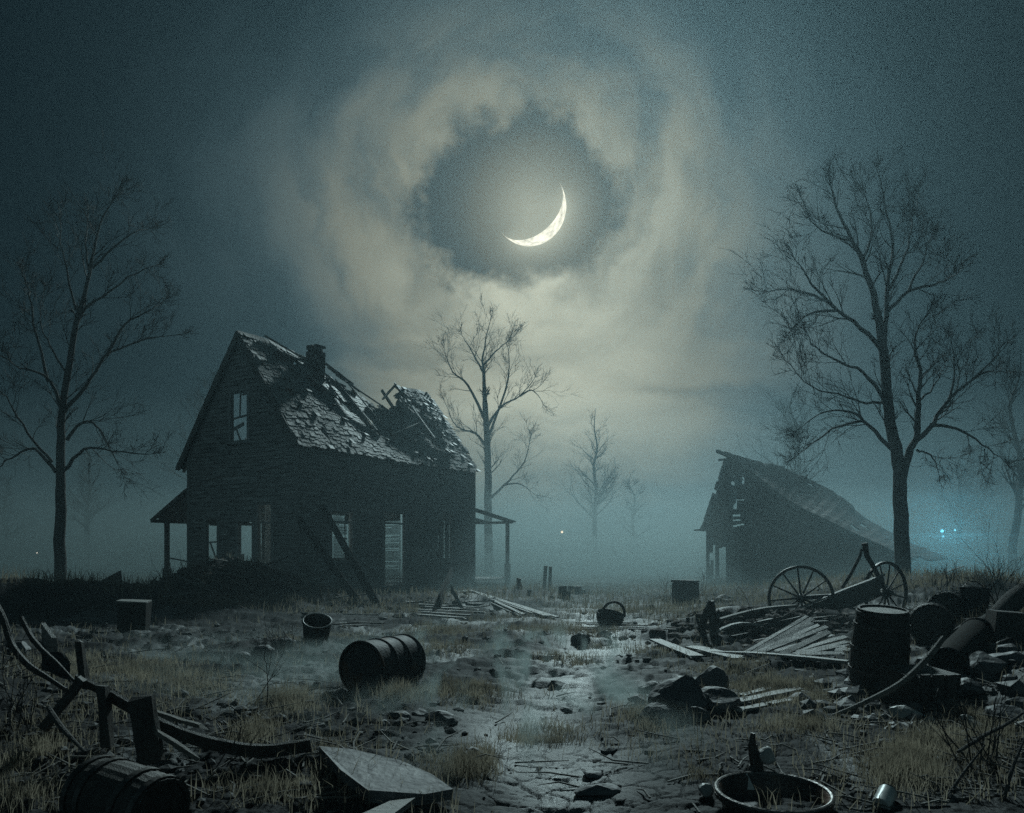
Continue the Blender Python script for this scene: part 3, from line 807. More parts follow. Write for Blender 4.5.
# ------------------------------------------------------------------ barn
def make_barn():
    Y0 = 39.0
    base = thing('collapsed_barn', 'dark collapsed barn with sagging roof sloping down to the ground', 'barn', on(790, Y0))
    inv = Matrix.Translation(-base.location)
    def W(px, py, y): return inv @ P(px, py, y)
    rnd = random.Random(8)
    rake = [(733, 459), (752, 474), (775, 492), (797, 507), (822, 519), (850, 533), (878, 545), (900, 556)]
    ry = [39, 38.8, 38.6, 38.4, 38.2, 38.0, 37.8, 37.6]
    ridge = [(724, 452), (752, 460), (785, 468), (815, 482), (842, 497), (868, 520), (900, 538), (948, 558)]
    gy = [39, 41, 43, 45, 46.5, 47.5, 47, 45]
    def lerp_at(arr, ys, t):
        k = t * (len(arr) - 1); i = min(int(k), len(arr) - 2); f = k - i
        a, b = arr[i], arr[i + 1]
        return W(a[0] + (b[0] - a[0]) * f, a[1] + (b[1] - a[1]) * f, ys[i] + (ys[i + 1] - ys[i]) * f)
    sheet = MB(); n = 40; m_ = 12
    vs = []; vs2 = []
    for i in range(n + 1):
        A, B = lerp_at(rake, ry, i / n), lerp_at(ridge, gy, i / n)
        for j in range(m_ + 1):
            p = A.lerp(B, j / m_); s = math.sin(PI * j / m_)
            p.z += -.12 * s + .06 * mnoise.noise(p * .8) + .03 * mnoise.noise(p * 2.5) + (.035 if i % 2 else 0)
            if j in (0, m_): p.x += .12 * mnoise.noise(p * 5)
            vs.append(p); vs2.append(p - Vector((0, 0, .09)))
    k = len(vs); fs = []
    for i in range(n):
        for j in range(m_):
            a = i * (m_ + 1) + j; q = (a, a + m_ + 1, a + m_ + 2, a + 1)
            if i > 12 and mnoise.noise(Vector((i * .45, j * .35, 2))) > .5: continue
            fs.append(q); fs.append(tuple(k + x for x in reversed(q)))
    for i in range(n):
        a, b = i * (m_ + 1), (i + 1) * (m_ + 1); fs.append((a, a + k, b + k, b)); a += m_; b += m_; fs.append((a, b, b + k, a + k))
    sheet.add(vs + vs2, fs); roof = sheet.build('roof', M_BARNROOF, base)
    # rake board + projecting ridge tip
    rb = MB()
    for i in range(7): rb.beam(lerp_at(rake, ry, i / 7) + Vector((0, -.1, -.05)), lerp_at(rake, ry, (i + 1) / 7) + Vector((0, -.1, -.05)), .06, .2, .01)
    rb.build('rake_board', M_TIMBER, base)
    rp = MB(); rp.beam(W(717, 451, 38.2), W(740, 461, 40), .12, .16, .01, ragged=.05); rp.beam(W(719, 460, 38.4), W(730, 459, 39), .1, .1); rp.build('ridge_beam', M_TIMBER, base)
    # left slope: ragged rows of boards running down to the left eave
    ls = MB(); A0, A1 = W(727, 456, 39.1), W(701, 530, 39.6); dvec = Vector((3.2, 7.5, .1))
    rows = 20
    for r_ in range(rows):
        t0, t1 = r_ / rows, (r_ + 1.12) / rows
        for s in range(8):
            if rnd.random() < .12: continue
            ex = rnd.uniform(-.22, .12) if s == 0 else 0
            a = A0.lerp(A1, t0) + dvec * (s / 8) + dvec.normalized() * ex; b = A0.lerp(A1, t1) + dvec * (s / 8) + dvec.normalized() * ex
            c, d = b + dvec * .127, a + dvec * .127; o = Vector((-.05, 0, .03)) * rnd.uniform(.6, 1.6)
            ls.add([a + o, b + o, c + o, d + o, a - o, b - o, c - o, d - o], [(0, 1, 2, 3), (7, 6, 5, 4), (0, 4, 5, 1), (2, 6, 7, 3), (1, 5, 6, 2), (0, 3, 7, 4)])
    ls.build('roof', M_BARN, base)
    ev = MB(); ev.beam(W(697, 530, 38.8), W(716, 530, 39.4), .5, .08, .02); ev.build('eave_board', M_TIMBER, base)
    # front wall of vertical boards, with gaps
    top_x = [705, 712, 720, 729, 733, 752, 775, 797, 822, 850, 878, 900]; top_y = [531, 512, 484, 462, 460, 475, 493, 508, 520, 534, 546, 557]
    gaps = {  # px: list of (y0, y1) pieces missing
    }
    wl = MB(); x = 706.0
    while x < 897:
        wpx = rnd.uniform(3.0, 4.6); xm = x + wpx / 2
        yt = float(np.interp(xm, top_x, top_y)) + 1; yb = 588
        iv = [(yt, yb)]
        cut = []
        if 708 < xm < 725: cut.append((546 + max(0, 714 - xm) * 2 + rnd.uniform(-1, 2), 590 if xm > 712 else 566))
        if 729.5 < xm < 744: cut += [(479.5 - (xm - 736) * .35, 486 - (xm - 736) * .35), (474.5 - (xm - 736) * .3, 477 - (xm - 736) * .3 if xm < 739 else 474)]
        if 730.5 < xm < 735: cut += [(490, 509)]
        if 731.5 < xm < 741: cut += [(514.5, 516.5), (519.5, 521.0)]
        if 732 < xm < 746: cut += [(524.5 - (xm - 738) * .2, 526.3 - (xm - 738) * .2)]
        if 736 < xm < 744: cut += [(499.5, 500.5)]
        for (c0, c1) in cut:
            nx = []
            for lo, hi in iv:
                if c1 <= lo or c0 >= hi: nx.append((lo, hi)); continue
                if c0 > lo: nx.append((lo, c0))
                if c1 < hi: nx.append((c1, hi))
            iv = nx
        yy = float(np.interp(xm, [700, 733, 900], [39.3, 39.1, 37.8]))
        for lo, hi in iv:
            if hi - lo < .6: continue
            a, b = W(xm, hi, yy), W(xm + rnd.uniform(-.3, .3), lo, yy)
            ww = wpx / F * yy
            wl.beam(a, b, .03, ww + .012, .006, up=(1, 0, 0), ragged=.01)
        x += wpx
    wl.build('wall', M_BARN, base)
    # far-side post and braces seen through the broken door
    pp = MB(); pp.beam(W(717.5, 590, 41), W(717, 535, 41), .12, .18, up=(1, 0, 0)); pp.beam(W(712, 560, 40), W(712, 590, 40), .12, .12, up=(1, 0, 0)); pp.build('post', M_TIMBER, base)
    lo = MB(); lo.beam(W(768, 575, 37), W(742, 590, 36.8), .1, .05); lo.beam(W(778, 540, 37.6), W(781, 556, 37.4), .08, .04); lo.build('fallen_board', M_PLANK, base)
    # earth-covered low right end
    return base
make_barn()

# ------------------------------------------------------------------ trees
def smooth_path(pts, n):
    pts = [Vector(p) for p in pts]
    if len(pts) < 3:
        return [pts[0].lerp(pts[-1], i / n) for i in range(n + 1)]
    out = []; m = len(pts) - 1
    for i in range(n + 1):
        t = i / n * m; k = min(int(t), m - 1); f = t - k
        p0 = pts[max(k - 1, 0)]; p1 = pts[k]; p2 = pts[k + 1]; p3 = pts[min(k + 2, m)]
        out.append(.5 * ((2 * p1) + (p2 - p0) * f + (2 * p0 - 5 * p1 + 4 * p2 - p3) * f * f + (3 * p1 - p0 - 3 * p2 + p3) * f ** 3))
    return out
def grow(mb, p, d, length, rad, depth, rnd, upw=.25, minr=.006):
    n = max(3, int(5 if depth > 1 else 4)); pts = [p]; rads = [rad]; dd = Vector(d).normalized()
    for i in range(n):
        jit = Vector((rnd.gauss(0, 1), rnd.gauss(0, 1), rnd.gauss(0, 1))) * (.11 if depth > 0 else .14)
        dd = (dd + jit + Vector((0, 0, upw * .16))).normalized()
        p = p + dd * (length / n); pts.append(p.copy()); rads.append(max(minr * .6, rad * (1 - .85 * (i + 1) / n)))
    mb.tube(pts, rads, 5 if rad > .04 else (4 if rad > .015 else 3), cap=False)
    if depth <= 0: return
    k = {3: 5, 2: 5, 1: 4}.get(depth, 4)
    for i in range(k):
        t = rnd.uniform(.2, 1.0); a = t * n; j = min(int(a), n - 1); q = pts[j].lerp(pts[j + 1], a - j)
        pd = (pts[j + 1] - pts[j]).normalized()
        side = Vector((rnd.gauss(0, 1), rnd.gauss(0, 1) * .8, rnd.gauss(0, 1) + .2)); side = (side - pd * side.dot(pd))
        if side.length < .01: continue
        nd = pd * .95 + side.normalized() * rnd.uniform(.4, .8)
        r2 = max(minr, rads[j] * .62)
        grow(mb, q, nd, length * rnd.uniform(.38, .68), r2, depth - 1, rnd, upw, minr)
def traced_tree(label, paths, y, r0, seed, group=None, twig=1.0, minr=.006, depth=2, name='bare_tree', dens=1.0):
    """paths: (start radius fraction, [(px,py)...], end fraction); first one is the trunk"""
    rnd = random.Random(seed)
    tp = paths[0][1]; bx = (tp[0][0] - CX) / F * y; b0 = Vector((bx, y, HB(bx, y)))
    t = thing(name, label, 'tree', b0, 0, group)
    tr = MB(); cr = MB(); off = -b0
    for idx, (f0, pp, f1) in enumerate(paths):
        k = len(pp); dz = 0 if idx == 0 else rnd.uniform(-1, 1) * 2.2
        pts = []
        for i, (px, py) in enumerate(pp):
            s = i / (k - 1)
            pts.append(P(px, py, y + dz * s * s) + off)
        if idx == 0: pts[0].z = -.35
        n = max(6, k * 3); sp = smooth_path(pts, n)
        for i in range(1, n): sp[i] += Vector((rnd.gauss(0, .02), rnd.gauss(0, .03), rnd.gauss(0, .02))) * (1 if idx else .6)
        rads = [r0 * (f0 + (f1 - f0) * (i / n) ** .8) for i in range(n + 1)]
        if idx == 0:
            rads[0] *= 1.45; rads[1] *= 1.12
        (tr if idx == 0 else cr).tube(sp, rads, 10 if f0 > .4 else 7, cap=False)
        # side branches
        Ln = sum((sp[i + 1] - sp[i]).length for i in range(n))
        cnt = int(Ln * 2.1 * dens) if idx else int(Ln * .9 * dens)
        for c in range(cnt):
            t_ = rnd.uniform(.25 if idx else .55, 1.0); a = t_ * n; j = min(int(a), n - 1)
            q = sp[j].lerp(sp[j + 1], a - j); pd = (sp[j + 1] - sp[j]).normalized()
            side = Vector((rnd.gauss(0, 1), rnd.gauss(0, .8), rnd.gauss(0, 1) + .35)); side -= pd * side.dot(pd)
            nd = pd * .85 + side.normalized() * rnd.uniform(.45, .95)
            grow(cr, q, nd, rnd.uniform(.7, 1.9) * twig * (1.15 - .35 * t_), max(minr * 1.4, rads[j] * .42 if idx else rads[j] * .2), depth, rnd, .3, minr)
        # fine tips
        for _ in range(3): grow(cr, sp[-1], (sp[-1] - sp[-2]), rnd.uniform(.4, .95) * twig, max(minr * 1.2, rads[-1]), depth, rnd, .35, minr)
    tr.build('trunk', M_BARK, t, True); cr.build('crown', M_BARK, t, True)
    return t
traced_tree('largest bare tree, standing behind the cart beside the collapsed barn', [
    (1.0, [(903, 585), (902, 540), (900, 490), (899, 468), (894, 441), (888, 408), (884, 357), (880, 328)], .50),
    (.50, [(880, 328), (874, 299), (863, 261), (851, 238), (838, 211), (830, 182)], .08),
    (.40, [(884, 350), (886, 320), (888, 278), (893, 245), (886, 211), (878, 173)], .06),
    (.22, [(863, 261), (872, 235), (868, 205), (856, 180)], .04),
    (.22, [(889, 290), (905, 255), (912, 225), (918, 195)], .04),
    (.26, [(888, 311), (907, 293), (932, 284), (945, 280), (957, 274)], .05),
    (.20, [(907, 293), (922, 265), (930, 240)], .04),
    (.32, [(881, 349), (857, 324), (836, 309), (815, 288), (804, 272), (794, 258)], .05),
    (.20, [(836, 309), (815, 295), (790, 290), (764, 291)], .04),
    (.20, [(838, 310), (812, 312), (796, 325), (786, 337)], .04),
    (.18, [(850, 240), (830, 235), (815, 225), (802, 200)], .04),
    (.26, [(884, 399), (865, 374), (840, 362), (815, 347), (805, 330)], .04),
    (.30, [(892, 449), (870, 427), (853, 412), (824, 412), (799, 429)], .04),
    (.20, [(861, 421), (832, 429), (811, 445), (798, 455)], .04),
    (.20, [(884, 402), (862, 402), (840, 395), (810, 385), (787, 362)], .04),
    (.58, [(902, 478), (909, 452), (917, 437), (918, 399), (920, 370), (914, 345), (923, 320)], .06),
    (.40, [(912, 445), (932, 424), (949, 399), (974, 378), (1003, 349)], .05),
    (.26, [(930, 425), (957, 429), (983, 445), (1003, 460)], .04),
    (.16, [(917, 450), (932, 456), (939, 475)], .04),
    (.18, [(949, 399), (955, 370), (952, 345)], .04),
    (.16, [(974, 378), (990, 372), (1008, 373)], .04),
    (.16, [(919, 400), (935, 385), (945, 365)], .04),
], 26.5, .27, 11, minr=.008, depth=2, twig=.88, dens=1.25)
traced_tree('bare tree with a straight trunk at the far left beside the house', [
    (1.0, [(61, 600), (60, 550), (60, 500), (60, 477), (61, 440), (62, 409), (68, 369), (76, 324)], .42),
    (.42, [(76, 324), (90, 273), (99, 228), (119, 188)], .05),
    (.34, [(64, 470), (85, 449), (113, 451), (150, 454)], .05),
    (.30, [(67, 440), (80, 424), (95, 424), (108, 445), (120, 468)], .04),
    (.36, [(64, 412), (90, 380), (107, 355), (141, 341), (175, 335)], .05),
    (.26, [(107, 355), (125, 325), (150, 310), (165, 300)], .04),
    (.26, [(79, 313), (102, 296), (136, 273), (158, 265)], .04),
    (.24, [(92, 268), (112, 250), (135, 232), (152, 228)], .04),
    (.34, [(56, 472), (34, 449), (11, 458), (-5, 470)], .05),
    (.30, [(60, 405), (45, 375), (20, 368), (-4, 352)], .04),
    (.26, [(48, 381), (34, 324), (28, 290), (23, 273)], .04),
    (.26, [(52, 462), (28, 432), (11, 403), (-4, 388)], .04),
    (.22, [(76, 310), (68, 275), (60, 245), (60, 212)], .04),
    (.20, [(90, 273), (86, 240), (88, 210)], .04),
    (.20, [(66, 372), (50, 345), (40, 320), (44, 290)], .04),
], 26, .21, 12, minr=.007, depth=2, twig=.82, dens=1.25)
traced_tree('pale misty bare tree rising just behind the right end of the house', [
    (1.0, [(489, 592), (489, 560), (488, 507), (488, 470), (487, 440), (485, 403)], .55),
    (.5, [(485, 403), (484, 375), (483, 355), (490, 322)], .05),
    (.34, [(487, 448), (475, 433), (457, 427), (446, 405)], .04),
    (.36, [(486, 422), (468, 385), (453, 372), (445, 352)], .04),
    (.36, [(487, 428), (501, 407), (520, 396), (534, 379)], .04),
    (.3, [(487, 440), (505, 392), (509, 366), (508, 345)], .04),
    (.3, [(491, 498), (509, 481), (524, 462), (530, 440)], .04),
    (.22, [(505, 485), (520, 484), (534, 494)], .04),
    (.24, [(483, 372), (472, 352), (462, 335)], .04),
    (.24, [(484, 365), (497, 350), (512, 338)], .04),
    (.24, [(520, 396), (532, 390), (541, 400)], .04),
], 56, .36, 13, minr=.009, depth=2, twig=1.3, dens=.9)
def free_tree(label, px, top, y, r0, seed, spread=1.0, group='bare trees fading into the mist'):
    rnd = random.Random(seed); b = on(px, y); hgt = (HY - top) / F * y + EYE - b.z
    t = thing('bare_tree', label, 'tree', b, 0, group); tr = MB(); cr = MB()
    pts = [Vector((0, 0, -.3))]
    for i in range(1, 9): pts.append(Vector((rnd.gauss(0, .15) * i * .3, rnd.gauss(0, .15), hgt * .95 * i / 8)))
    n = 24; sp = smooth_path(pts, n); rads = [r0 * (1 - .93 * (i / n)) for i in range(n + 1)]
    tr.tube(sp, rads, 7, cap=False)
    for i in range(30):
        tt = rnd.uniform(.3, .97); a = tt * n; j = int(a); q = sp[j]
        an = rnd.uniform(0, 2 * PI); d = Vector((math.cos(an), math.sin(an), rnd.uniform(.35, 1.0)))
        grow(cr, q, d, hgt * .30 * spread * (1.15 - tt), max(.016, rads[j] * .5), 2, rnd, .5, .014)
    tr.build('trunk', M_BARK, t, True); cr.build('crown', M_BARK, t, True)
free_tree('slender misty tree standing alone in the open field', 595, 400, 94, .36, 21)
free_tree('smallest and faintest tree in the field mist', 633, 468, 105, .32, 22)
free_tree('faint tree standing in mist just beyond the left tree', 88, 440, 85, .40, 23)
free_tree('bare tree showing over the roof of the collapsed barn', 797, 372, 68, .36, 24, 1.2)
free_tree('tall bare tree at the extreme right edge', 1016, 335, 50, .30, 25, .9)
free_tree('thin misty tree right of the blue lights', 960, 425, 88, .34, 26)
free_tree('faint tree at the extreme left edge', 4, 470, 95, .40, 27)
free_tree('faint tree whose twigs show left of the house gable', 205, 365, 72, .30, 28, 1.1)
free_tree('faint pole-like tree directly above the blue lights', 985, 440, 98, .34, 29)

# ------------------------------------------------------------------ barrels, drums, buckets
def axis_frame(p, d, up=Vector((0, 0, 1))):
    """matrix whose Z is d"""
    d = Vector(d).normalized(); q = d.to_track_quat('Z', 'Y'); M = q.to_matrix().to_4x4(); M.translation = Vector(p); return M
def barrel(name, label, p, d, r, h, bulge=1.15, hoops=(.08, .28, .72, .92), lid=True, wood=True, cat='barrel', lid_m=None, top_r=None, group=None, body_m=None, open_ends=False):
    root = thing(name, label, cat, p, 0, group); M = axis_frame((0, 0, 0), d)
    b = MB(); n = 26 if wood else 40; prof = []
    tr_ = top_r or r
    def rad(s):
        base = r + (tr_ - r) * s
        return base * (1 + (bulge - 1) * math.sin(PI * s))
    K = 14
    for i in range(K + 1): prof.append((rad(i / K), h * i / K))
    inner = [(rr - .022, zz) for rr, zz in reversed(prof)]
    full = prof + inner
    b.lathe(full, M, n * 2 if wood else n, (lambda a, z: 1 - (.014 if int(round(a / (2 * PI) * n * 2)) % 2 else 0)) if wood else (lambda a, z: 1 + .02 * mnoise.noise(Vector((math.cos(a) * 1.6, math.sin(a) * 1.6, z * 3)))))
    b.build('body', body_m or (M_DARKWOOD if wood else M_DRUM), root, not wood)
    for s in hoops:
        hb = MB(); rr = rad(s) + .004
        if wood: hb.lathe([(rr, h * s - .02), (rr + .008, h * s - .02), (rad(s + .02) + .012, h * s + .02), (rad(s + .02) + .002, h * s + .02)], M, 40)
        else: hb.torus(M @ Matrix.Translation((0, 0, h * s)), rr, .013, 44, 8)
        hb.build('hoop', M_HOOP if wood else M_DRUM, root, True)
    if lid:
        l = MB(); rr = rad(1) - .015; zz = h - .022 if wood else h - .02
        l.lathe([(0.001, zz - .02), (rr, zz - .02), (rr, zz), (.001, zz)][::-1], M, 40)
        l.build('lid', lid_m or M_PLANK, root)
    l = MB(); rr = rad(0) - .015; l.lathe([(0.001, .02), (rr, .02), (rr, .05), (.001, .05)], M, 40); l.build('bottom', body_m or (M_DARKWOOD if wood else M_DRUM), root)
    return root
# lying steel drum in the middle of the yard
pA = on(361, 9.15, .26)
barrel('oil_drum', 'dark rusty steel drum lying on its side in the centre yard', pA, (.44, .90, -.01), .315, .90, 1.0, (.01, .35, .66, .99), True, False, 'drum', M_DRUM)
# standing wooden barrel
barrel('wooden_barrel', 'tall dark wooden barrel standing upright with a pale lid', on(877, 9.25, -.04), (.012, -.13, 1), .31, .95, 1.09, (.06, .24, .52, .80, .95), True, True, 'barrel', M_PLANK, .275)
# near barrel, bottom left
barrel('wooden_barrel', 'wooden barrel lying in the dark under the broken rail posts', Vector((-2.68, 4.98, HB(-2.6, 5.0) + .15)), (.90, -.42, -.10), .215, .62, 1.10, (.05, .25, .72, .95), True, True, 'barrel', M_DARKWOOD)
# small tilted bucket
bu = barrel('bucket', 'small open bucket with a bright rim, tilted near the dark mound', on(316, 13.0, .02), (.16, -.42, .9), .20, .40, 1.0, (.05, .98), False, False, 'bucket', None, .235)
m1 = MB(); m1.torus(axis_frame((0, 0, 0), (.16, -.42, .9)) @ Matrix.Translation((0, 0, .40)), .228, .012, 40, 8); m1.build('rim', M_PALE, bu, True)  # pale ring put in for the moonlit edge of the bucket
# barrels of the right-hand heap
barrel('wooden_barrel', 'round barrel end lying right beside the standing barrel', on(931, 11.3, .24), (.45, .88, -.05), .28, .8, 1.1, (.02, .3, .7, .97), True, True, 'barrel', M_DARKWOOD)
barrel('wooden_barrel', 'half-hidden barrel lying behind the bucket on the right slope', on(946, 12.6, .24), (.65, .75, -.02), .27, .8, 1.1, (.02, .3, .7, .97), True, True, 'barrel', M_DARKWOOD)
bk = barrel('bucket', 'upright rusty bucket with a bent handle on the right slope', on(974, 12.4, .12), (.04, .0, 1), .19, .40, 1.0, (.05, .97), False, False, 'bucket', None, .215)
hd = MB(); hd.tube([Vector((-.2 + .4 * i / 10, -.02 + .01 * i, .40 + .09 * math.sin(PI * i / 10) + (.05 if i == 3 else 0))) for i in range(11)], [.008] * 11, 5); hd.build('handle', M_IRON, bk)
barrel('steel_pipe', 'fat dark pipe lying aslant on the right debris heap', on(948, 8.9, .16), (.66, .70, .18), .19, 1.35, 1.03, (.0, 1.0), True, False, 'pipe', M_DULLDARK, body_m=M_DULLDARK)
bb = MB(); q = on(1006, 9.7, .22); M = Matrix.Translation(q) @ Matrix.Rotation(.1, 4, 'Y') @ rotz(-.3)
bb.box(M, (.34, .4, .30), .012); ob = solo(bb, 'wooden_crate', M_DARKWOOD, 'small dark crate at the end of the fat pipe', 'crate')
# log on the right
lg = MB(); a, b_ = on(962, 10.3, .12), P(1050, 578, 11.8)
pts = smooth_path([a, a.lerp(b_, .3) + Vector((0, 0, -.04)), a.lerp(b_, .7) + Vector((0, 0, .05)), b_], 14)
lg.tube(pts, [.13 + .02 * math.sin(i) for i in range(15)], 10); solo(lg, 'fallen_log', M_BARK, 'long dark log rising to the right edge above the pipe', 'log', smooth=True)
# second barrel-ish tub low behind the pole
bx = MB(); q = on(918, 8.2, .16); bx.box(Matrix.Translation(q) @ rotz(.25) @ Matrix.Rotation(.08, 4, 'X'), (.55, .5, .36), .015)
for i in range(4): bx.box(Matrix.Translation(q + Vector((-.2 + .13 * i, -.28, .02))) @ rotz(.25), (.11, .03, .32), .006)
solo(bx, 'wooden_box', M_DARKWOOD, 'dark low box in front of the round barrel end', 'box')
# sunken block on the left with pale edge
q = on(134, 15.0, -.03); bl = thing('concrete_block', 'squat dark tank with a pale edge standing on the left mound', 'block', q)
m1 = MB(); m1.box(Matrix.Translation((0, 0, .28)) @ rotz(.25) @ Matrix.Rotation(.05, 4, 'Y'), (.50, .5, .72), .012); m1.build('body', M_DULLDARK, bl)
m2 = MB(); m2.box(Matrix.Translation((0, 0, .66)) @ rotz(.25) @ Matrix.Rotation(.05, 4, 'Y'), (.54, .54, .03), .01); m2.build('top', M_PLANK, bl)

# ------------------------------------------------------------------ basket
q = on(608, 17.2); bs = thing('basket', 'round dark basket with an arched handle in the mid yard', 'basket', q)
Mb = Matrix.Translation((0, 0, .02)) @ Matrix.Rotation(.16, 4, 'Y') @ Matrix.Rotation(.2, 4, 'X')
m1 = MB(); pr = [(.001, .02), (.18, .0), (.25, .08), (.30, .2), (.31, .33), (.295, .34), (.28, .2), (.17, .04), (.001, .04)]
m1.lathe(pr, Mb, 40, lambda a, z: 1 + .03 * math.sin(a * 20) * math.sin(z * 90)); m1.build('body', M_DARKWOOD, bs)
m1 = MB(); m1.tube([Mb @ Vector((.25 * math.cos(PI * i / 16) + .06, 0, .30 + .30 * math.sin(PI * i / 16))) for i in range(17)], [.03] * 17, 8, flat=1.0); m1.build('handle', M_DARKWOOD, bs, True)

# ------------------------------------------------------------------ cart
def wheel(root, c, r, face, tilt=0, ns=12, seed=0):
    """rim, hub and spokes under a part named wheel"""
    M = Matrix.Translation(c) @ axis_frame((0, 0, 0), face)
    rm = MB(); rm.lathe([(r - .045, -.025), (r, -.025), (r, .025), (r - .045, .025), (r - .045, -.025)], M, 56, lambda a, z: 1 + .004 * math.sin(a * 2 + seed))
    w = rm.build('wheel', M_DARKWOOD, root, True)
    ty = MB(); ty.lathe([(r, -.028), (r + .01, -.028), (r + .01, .028), (r, .028)], M, 56); ty.build('tyre', M_IRON, w, True)
    hb = MB(); hb.lathe([(.001, -.16), (.05, -.16), (.06, -.13), (.085, -.09), (.10, 0), (.085, .09), (.06, .13), (.05, .16), (.001, .16)], M, 20); hb.build('hub', M_DARKWOOD, w, True)
    for i in range(ns):
        a = 2 * PI * i / ns + seed
        s = MB(); s.tube([M @ Vector((math.cos(a) * .08, math.sin(a) * .08, 0)), M @ Vector((math.cos(a) * r * .55, math.sin(a) * r * .55, .008)), M @ Vector((math.cos(a) * (r - .03), math.sin(a) * (r - .03), 0))], [.022, .017, .014], 6)
        s.build('spoke', M_DARKWOOD, w)
    return w
cq = on(842, 16.3); cart = thing('broken_cart', 'broken old cart tipped between two big spoked wheels', 'cart', cq)
cw1 = P(801, 598, 16.0) - cq; cw2 = P(886, 592.5, 17.0) - cq
wheel(cart, cw1, .655, (-.10, -1, .04), seed=.1); wheel(cart, cw2, .67, (.50, -1, .02), seed=.3)
bed = MB(); A, B = P(803, 612, 15.9) - cq, P(884, 578, 16.6) - cq
up = Vector((0, -.25, 1)).normalized()
dn = Vector((0, 0, -.27))
for i in range(3):                                     # side boards facing us
    bed.beam(A + dn * (i * .52) + Vector((.02 * i, 0, .0)), B + dn * (i * .52) + Vector((-.04 * i, 0, 0)), .03, .135, .008, seg=5, ragged=.03)
bed.build('side_board', M_TIMBER, cart)
bd2 = MB()
for i in range(7):
    o = Vector((.02 * i, .13 * i, -.02 * i)); bd2.beam(A + o + Vector((0, .04, -.28)), B + o + Vector((0, .04, -.28)), .12, .025, .006, seg=4, ragged=.05)
bd2.build('floor', M_TIMBER, cart)
rim_ = MB(); rim_.beam(A + Vector((-.1, 0, .08)), B + Vector((.0, 0, .07)), .07, .035, .006, seg=5); rim_.build('top_rail', M_PLANK, cart)
ax = MB(); ax.beam(cw1 + Vector((-.05, 0, 0)), cw2 + Vector((.05, 0, 0)), .09, .09); ax.build('axle', M_DARKWOOD, cart)
sh_ = MB(); sh_.tube([P(884, 588, 16.9) - cq, P(873, 566, 16.7) - cq, P(867, 556, 16.6) - cq, P(864.5, 543, 16.6) - cq], [.05, .05, .055, .065], 7); sh_.build('shaft', M_DARKWOOD, cart)
sh_ = MB(); sh_.tube([P(842, 588, 16.2) - cq, P(852, 572, 16.2) - cq, P(860, 556, 16.2) - cq, P(862, 549, 16.2) - cq], [.035, .035, .032, .03], 7); sh_.build('shaft', M_DARKWOOD, cart)

# ------------------------------------------------------------------ planks
def plank(p0, p1, w, t, label, group=None, m=M_PLANK, name='weathered_plank', up=(0, 0, 1), bow=0.0, ragged=.05, cat='plank'):
    mb = MB(); mb.beam(p0, p1, w, t, .004, up=up, ragged=ragged, seg=5, bow=bow); return solo(mb, name, m, label, cat, group)
fan = 'planks fanned out in front of the cart'
rnd = random.Random(77)
for i in range(13):
    s = i / 12
    a = P(min(852, 812 + s * 60) + rnd.uniform(-4, 4), 612 + s * 42, 13.0 - s * 1.9); a.z = max(a.z, HB(a.x, a.y) + .05)
    b_ = G(744 + s * 62 + rnd.uniform(-8, 8), 659 + rnd.uniform(-3, 3)); b_.z += .03 + .006 * i
    a = a.lerp(b_, rnd.uniform(0, .12))
    plank(a, b_, rnd.uniform(.06, .11), .022, 'silvery plank in the fan of planks left of the standing barrel', fan, up=(rnd.uniform(-.3, .3), -.3, 1))
plank(G(655, 643) + Vector((0, 0, .06)), G(697, 660) + Vector((0, 0, .05)), .22, .03, 'pale flat board pointing at the yard, left of the plank fan')
plank(G(700, 655) + Vector((0, 0, .05)), G(848, 668) + Vector((0, 0, .08)), .16, .04, 'long grey board lying along the front of the plank fan', bow=.03)
plank(G(690, 648) + Vector((0, 0, .03)), G(742, 662) + Vector((0, 0, .05)), .3, .03, 'splintered wide board behind the long grey board')
plank(G(720, 629) + Vector((0, 0, .16)), G(796, 618) + Vector((0, 0, .22)), .12, .05, 'dark board along the top of the low mound by the wheel', m=M_TIMBER, bow=.06)
plank(G(713, 640) + Vector((0, 0, .10)), G(760, 633) + Vector((0, 0, .14)), .10, .04, 'bent grey board on the face of the low mound', bow=.1)
for i, (x0, y0, x1, y1, w, lb) in enumerate(((735, 706, 800, 692, .13, 'upper grey board of the group right of the rock pile'), (738, 714, 790, 704, .10, 'lower grey board of the group right of the rock pile'), (740, 700, 776, 690, .09, 'shortest grey board right of the rock pile'))):
    plank(G(x0, y0) + Vector((0, 0, .04)), G(x1, y1) + Vector((0, 0, .04)), w, .025, lb)
hp = 'planks slid off the house by the right corner'
for i in range(9):
    a = P(450 + i * 4, 589 + i * 1.6, 28.0 - i * .45); a.z = max(a.z, HB(a.x, a.y) + .12)
    b_ = G(520 + i * 5 - rnd.uniform(0, 30), 609 + i * 1.3); b_.z += .05
    plank(a, b_, rnd.uniform(.10, .18), .03, 'pale plank in the slide of planks at the house corner', hp)
for i in range(6):
    a, b_ = G(412 + rnd.uniform(-6, 20), 604 + i * 2.6), G(470 + rnd.uniform(-10, 20), 606 + i * 2.8)
    a.z += .06; b_.z += .05
    plank(a, b_, rnd.uniform(.12, .2), .03, 'flat pale plank lying before the house corner', 'planks lying before the house corner')
m1 = MB(); m1.beam(G(464, 610) + Vector((0, 0, -.05)), P(451, 588, 22.0), .13, .06, .01, ragged=.12, seg=3, up=(1, 0, 0)); solo(m1, 'broken_stake', M_PLANK, 'pale broken stake standing among the boards before the house', 'stake')
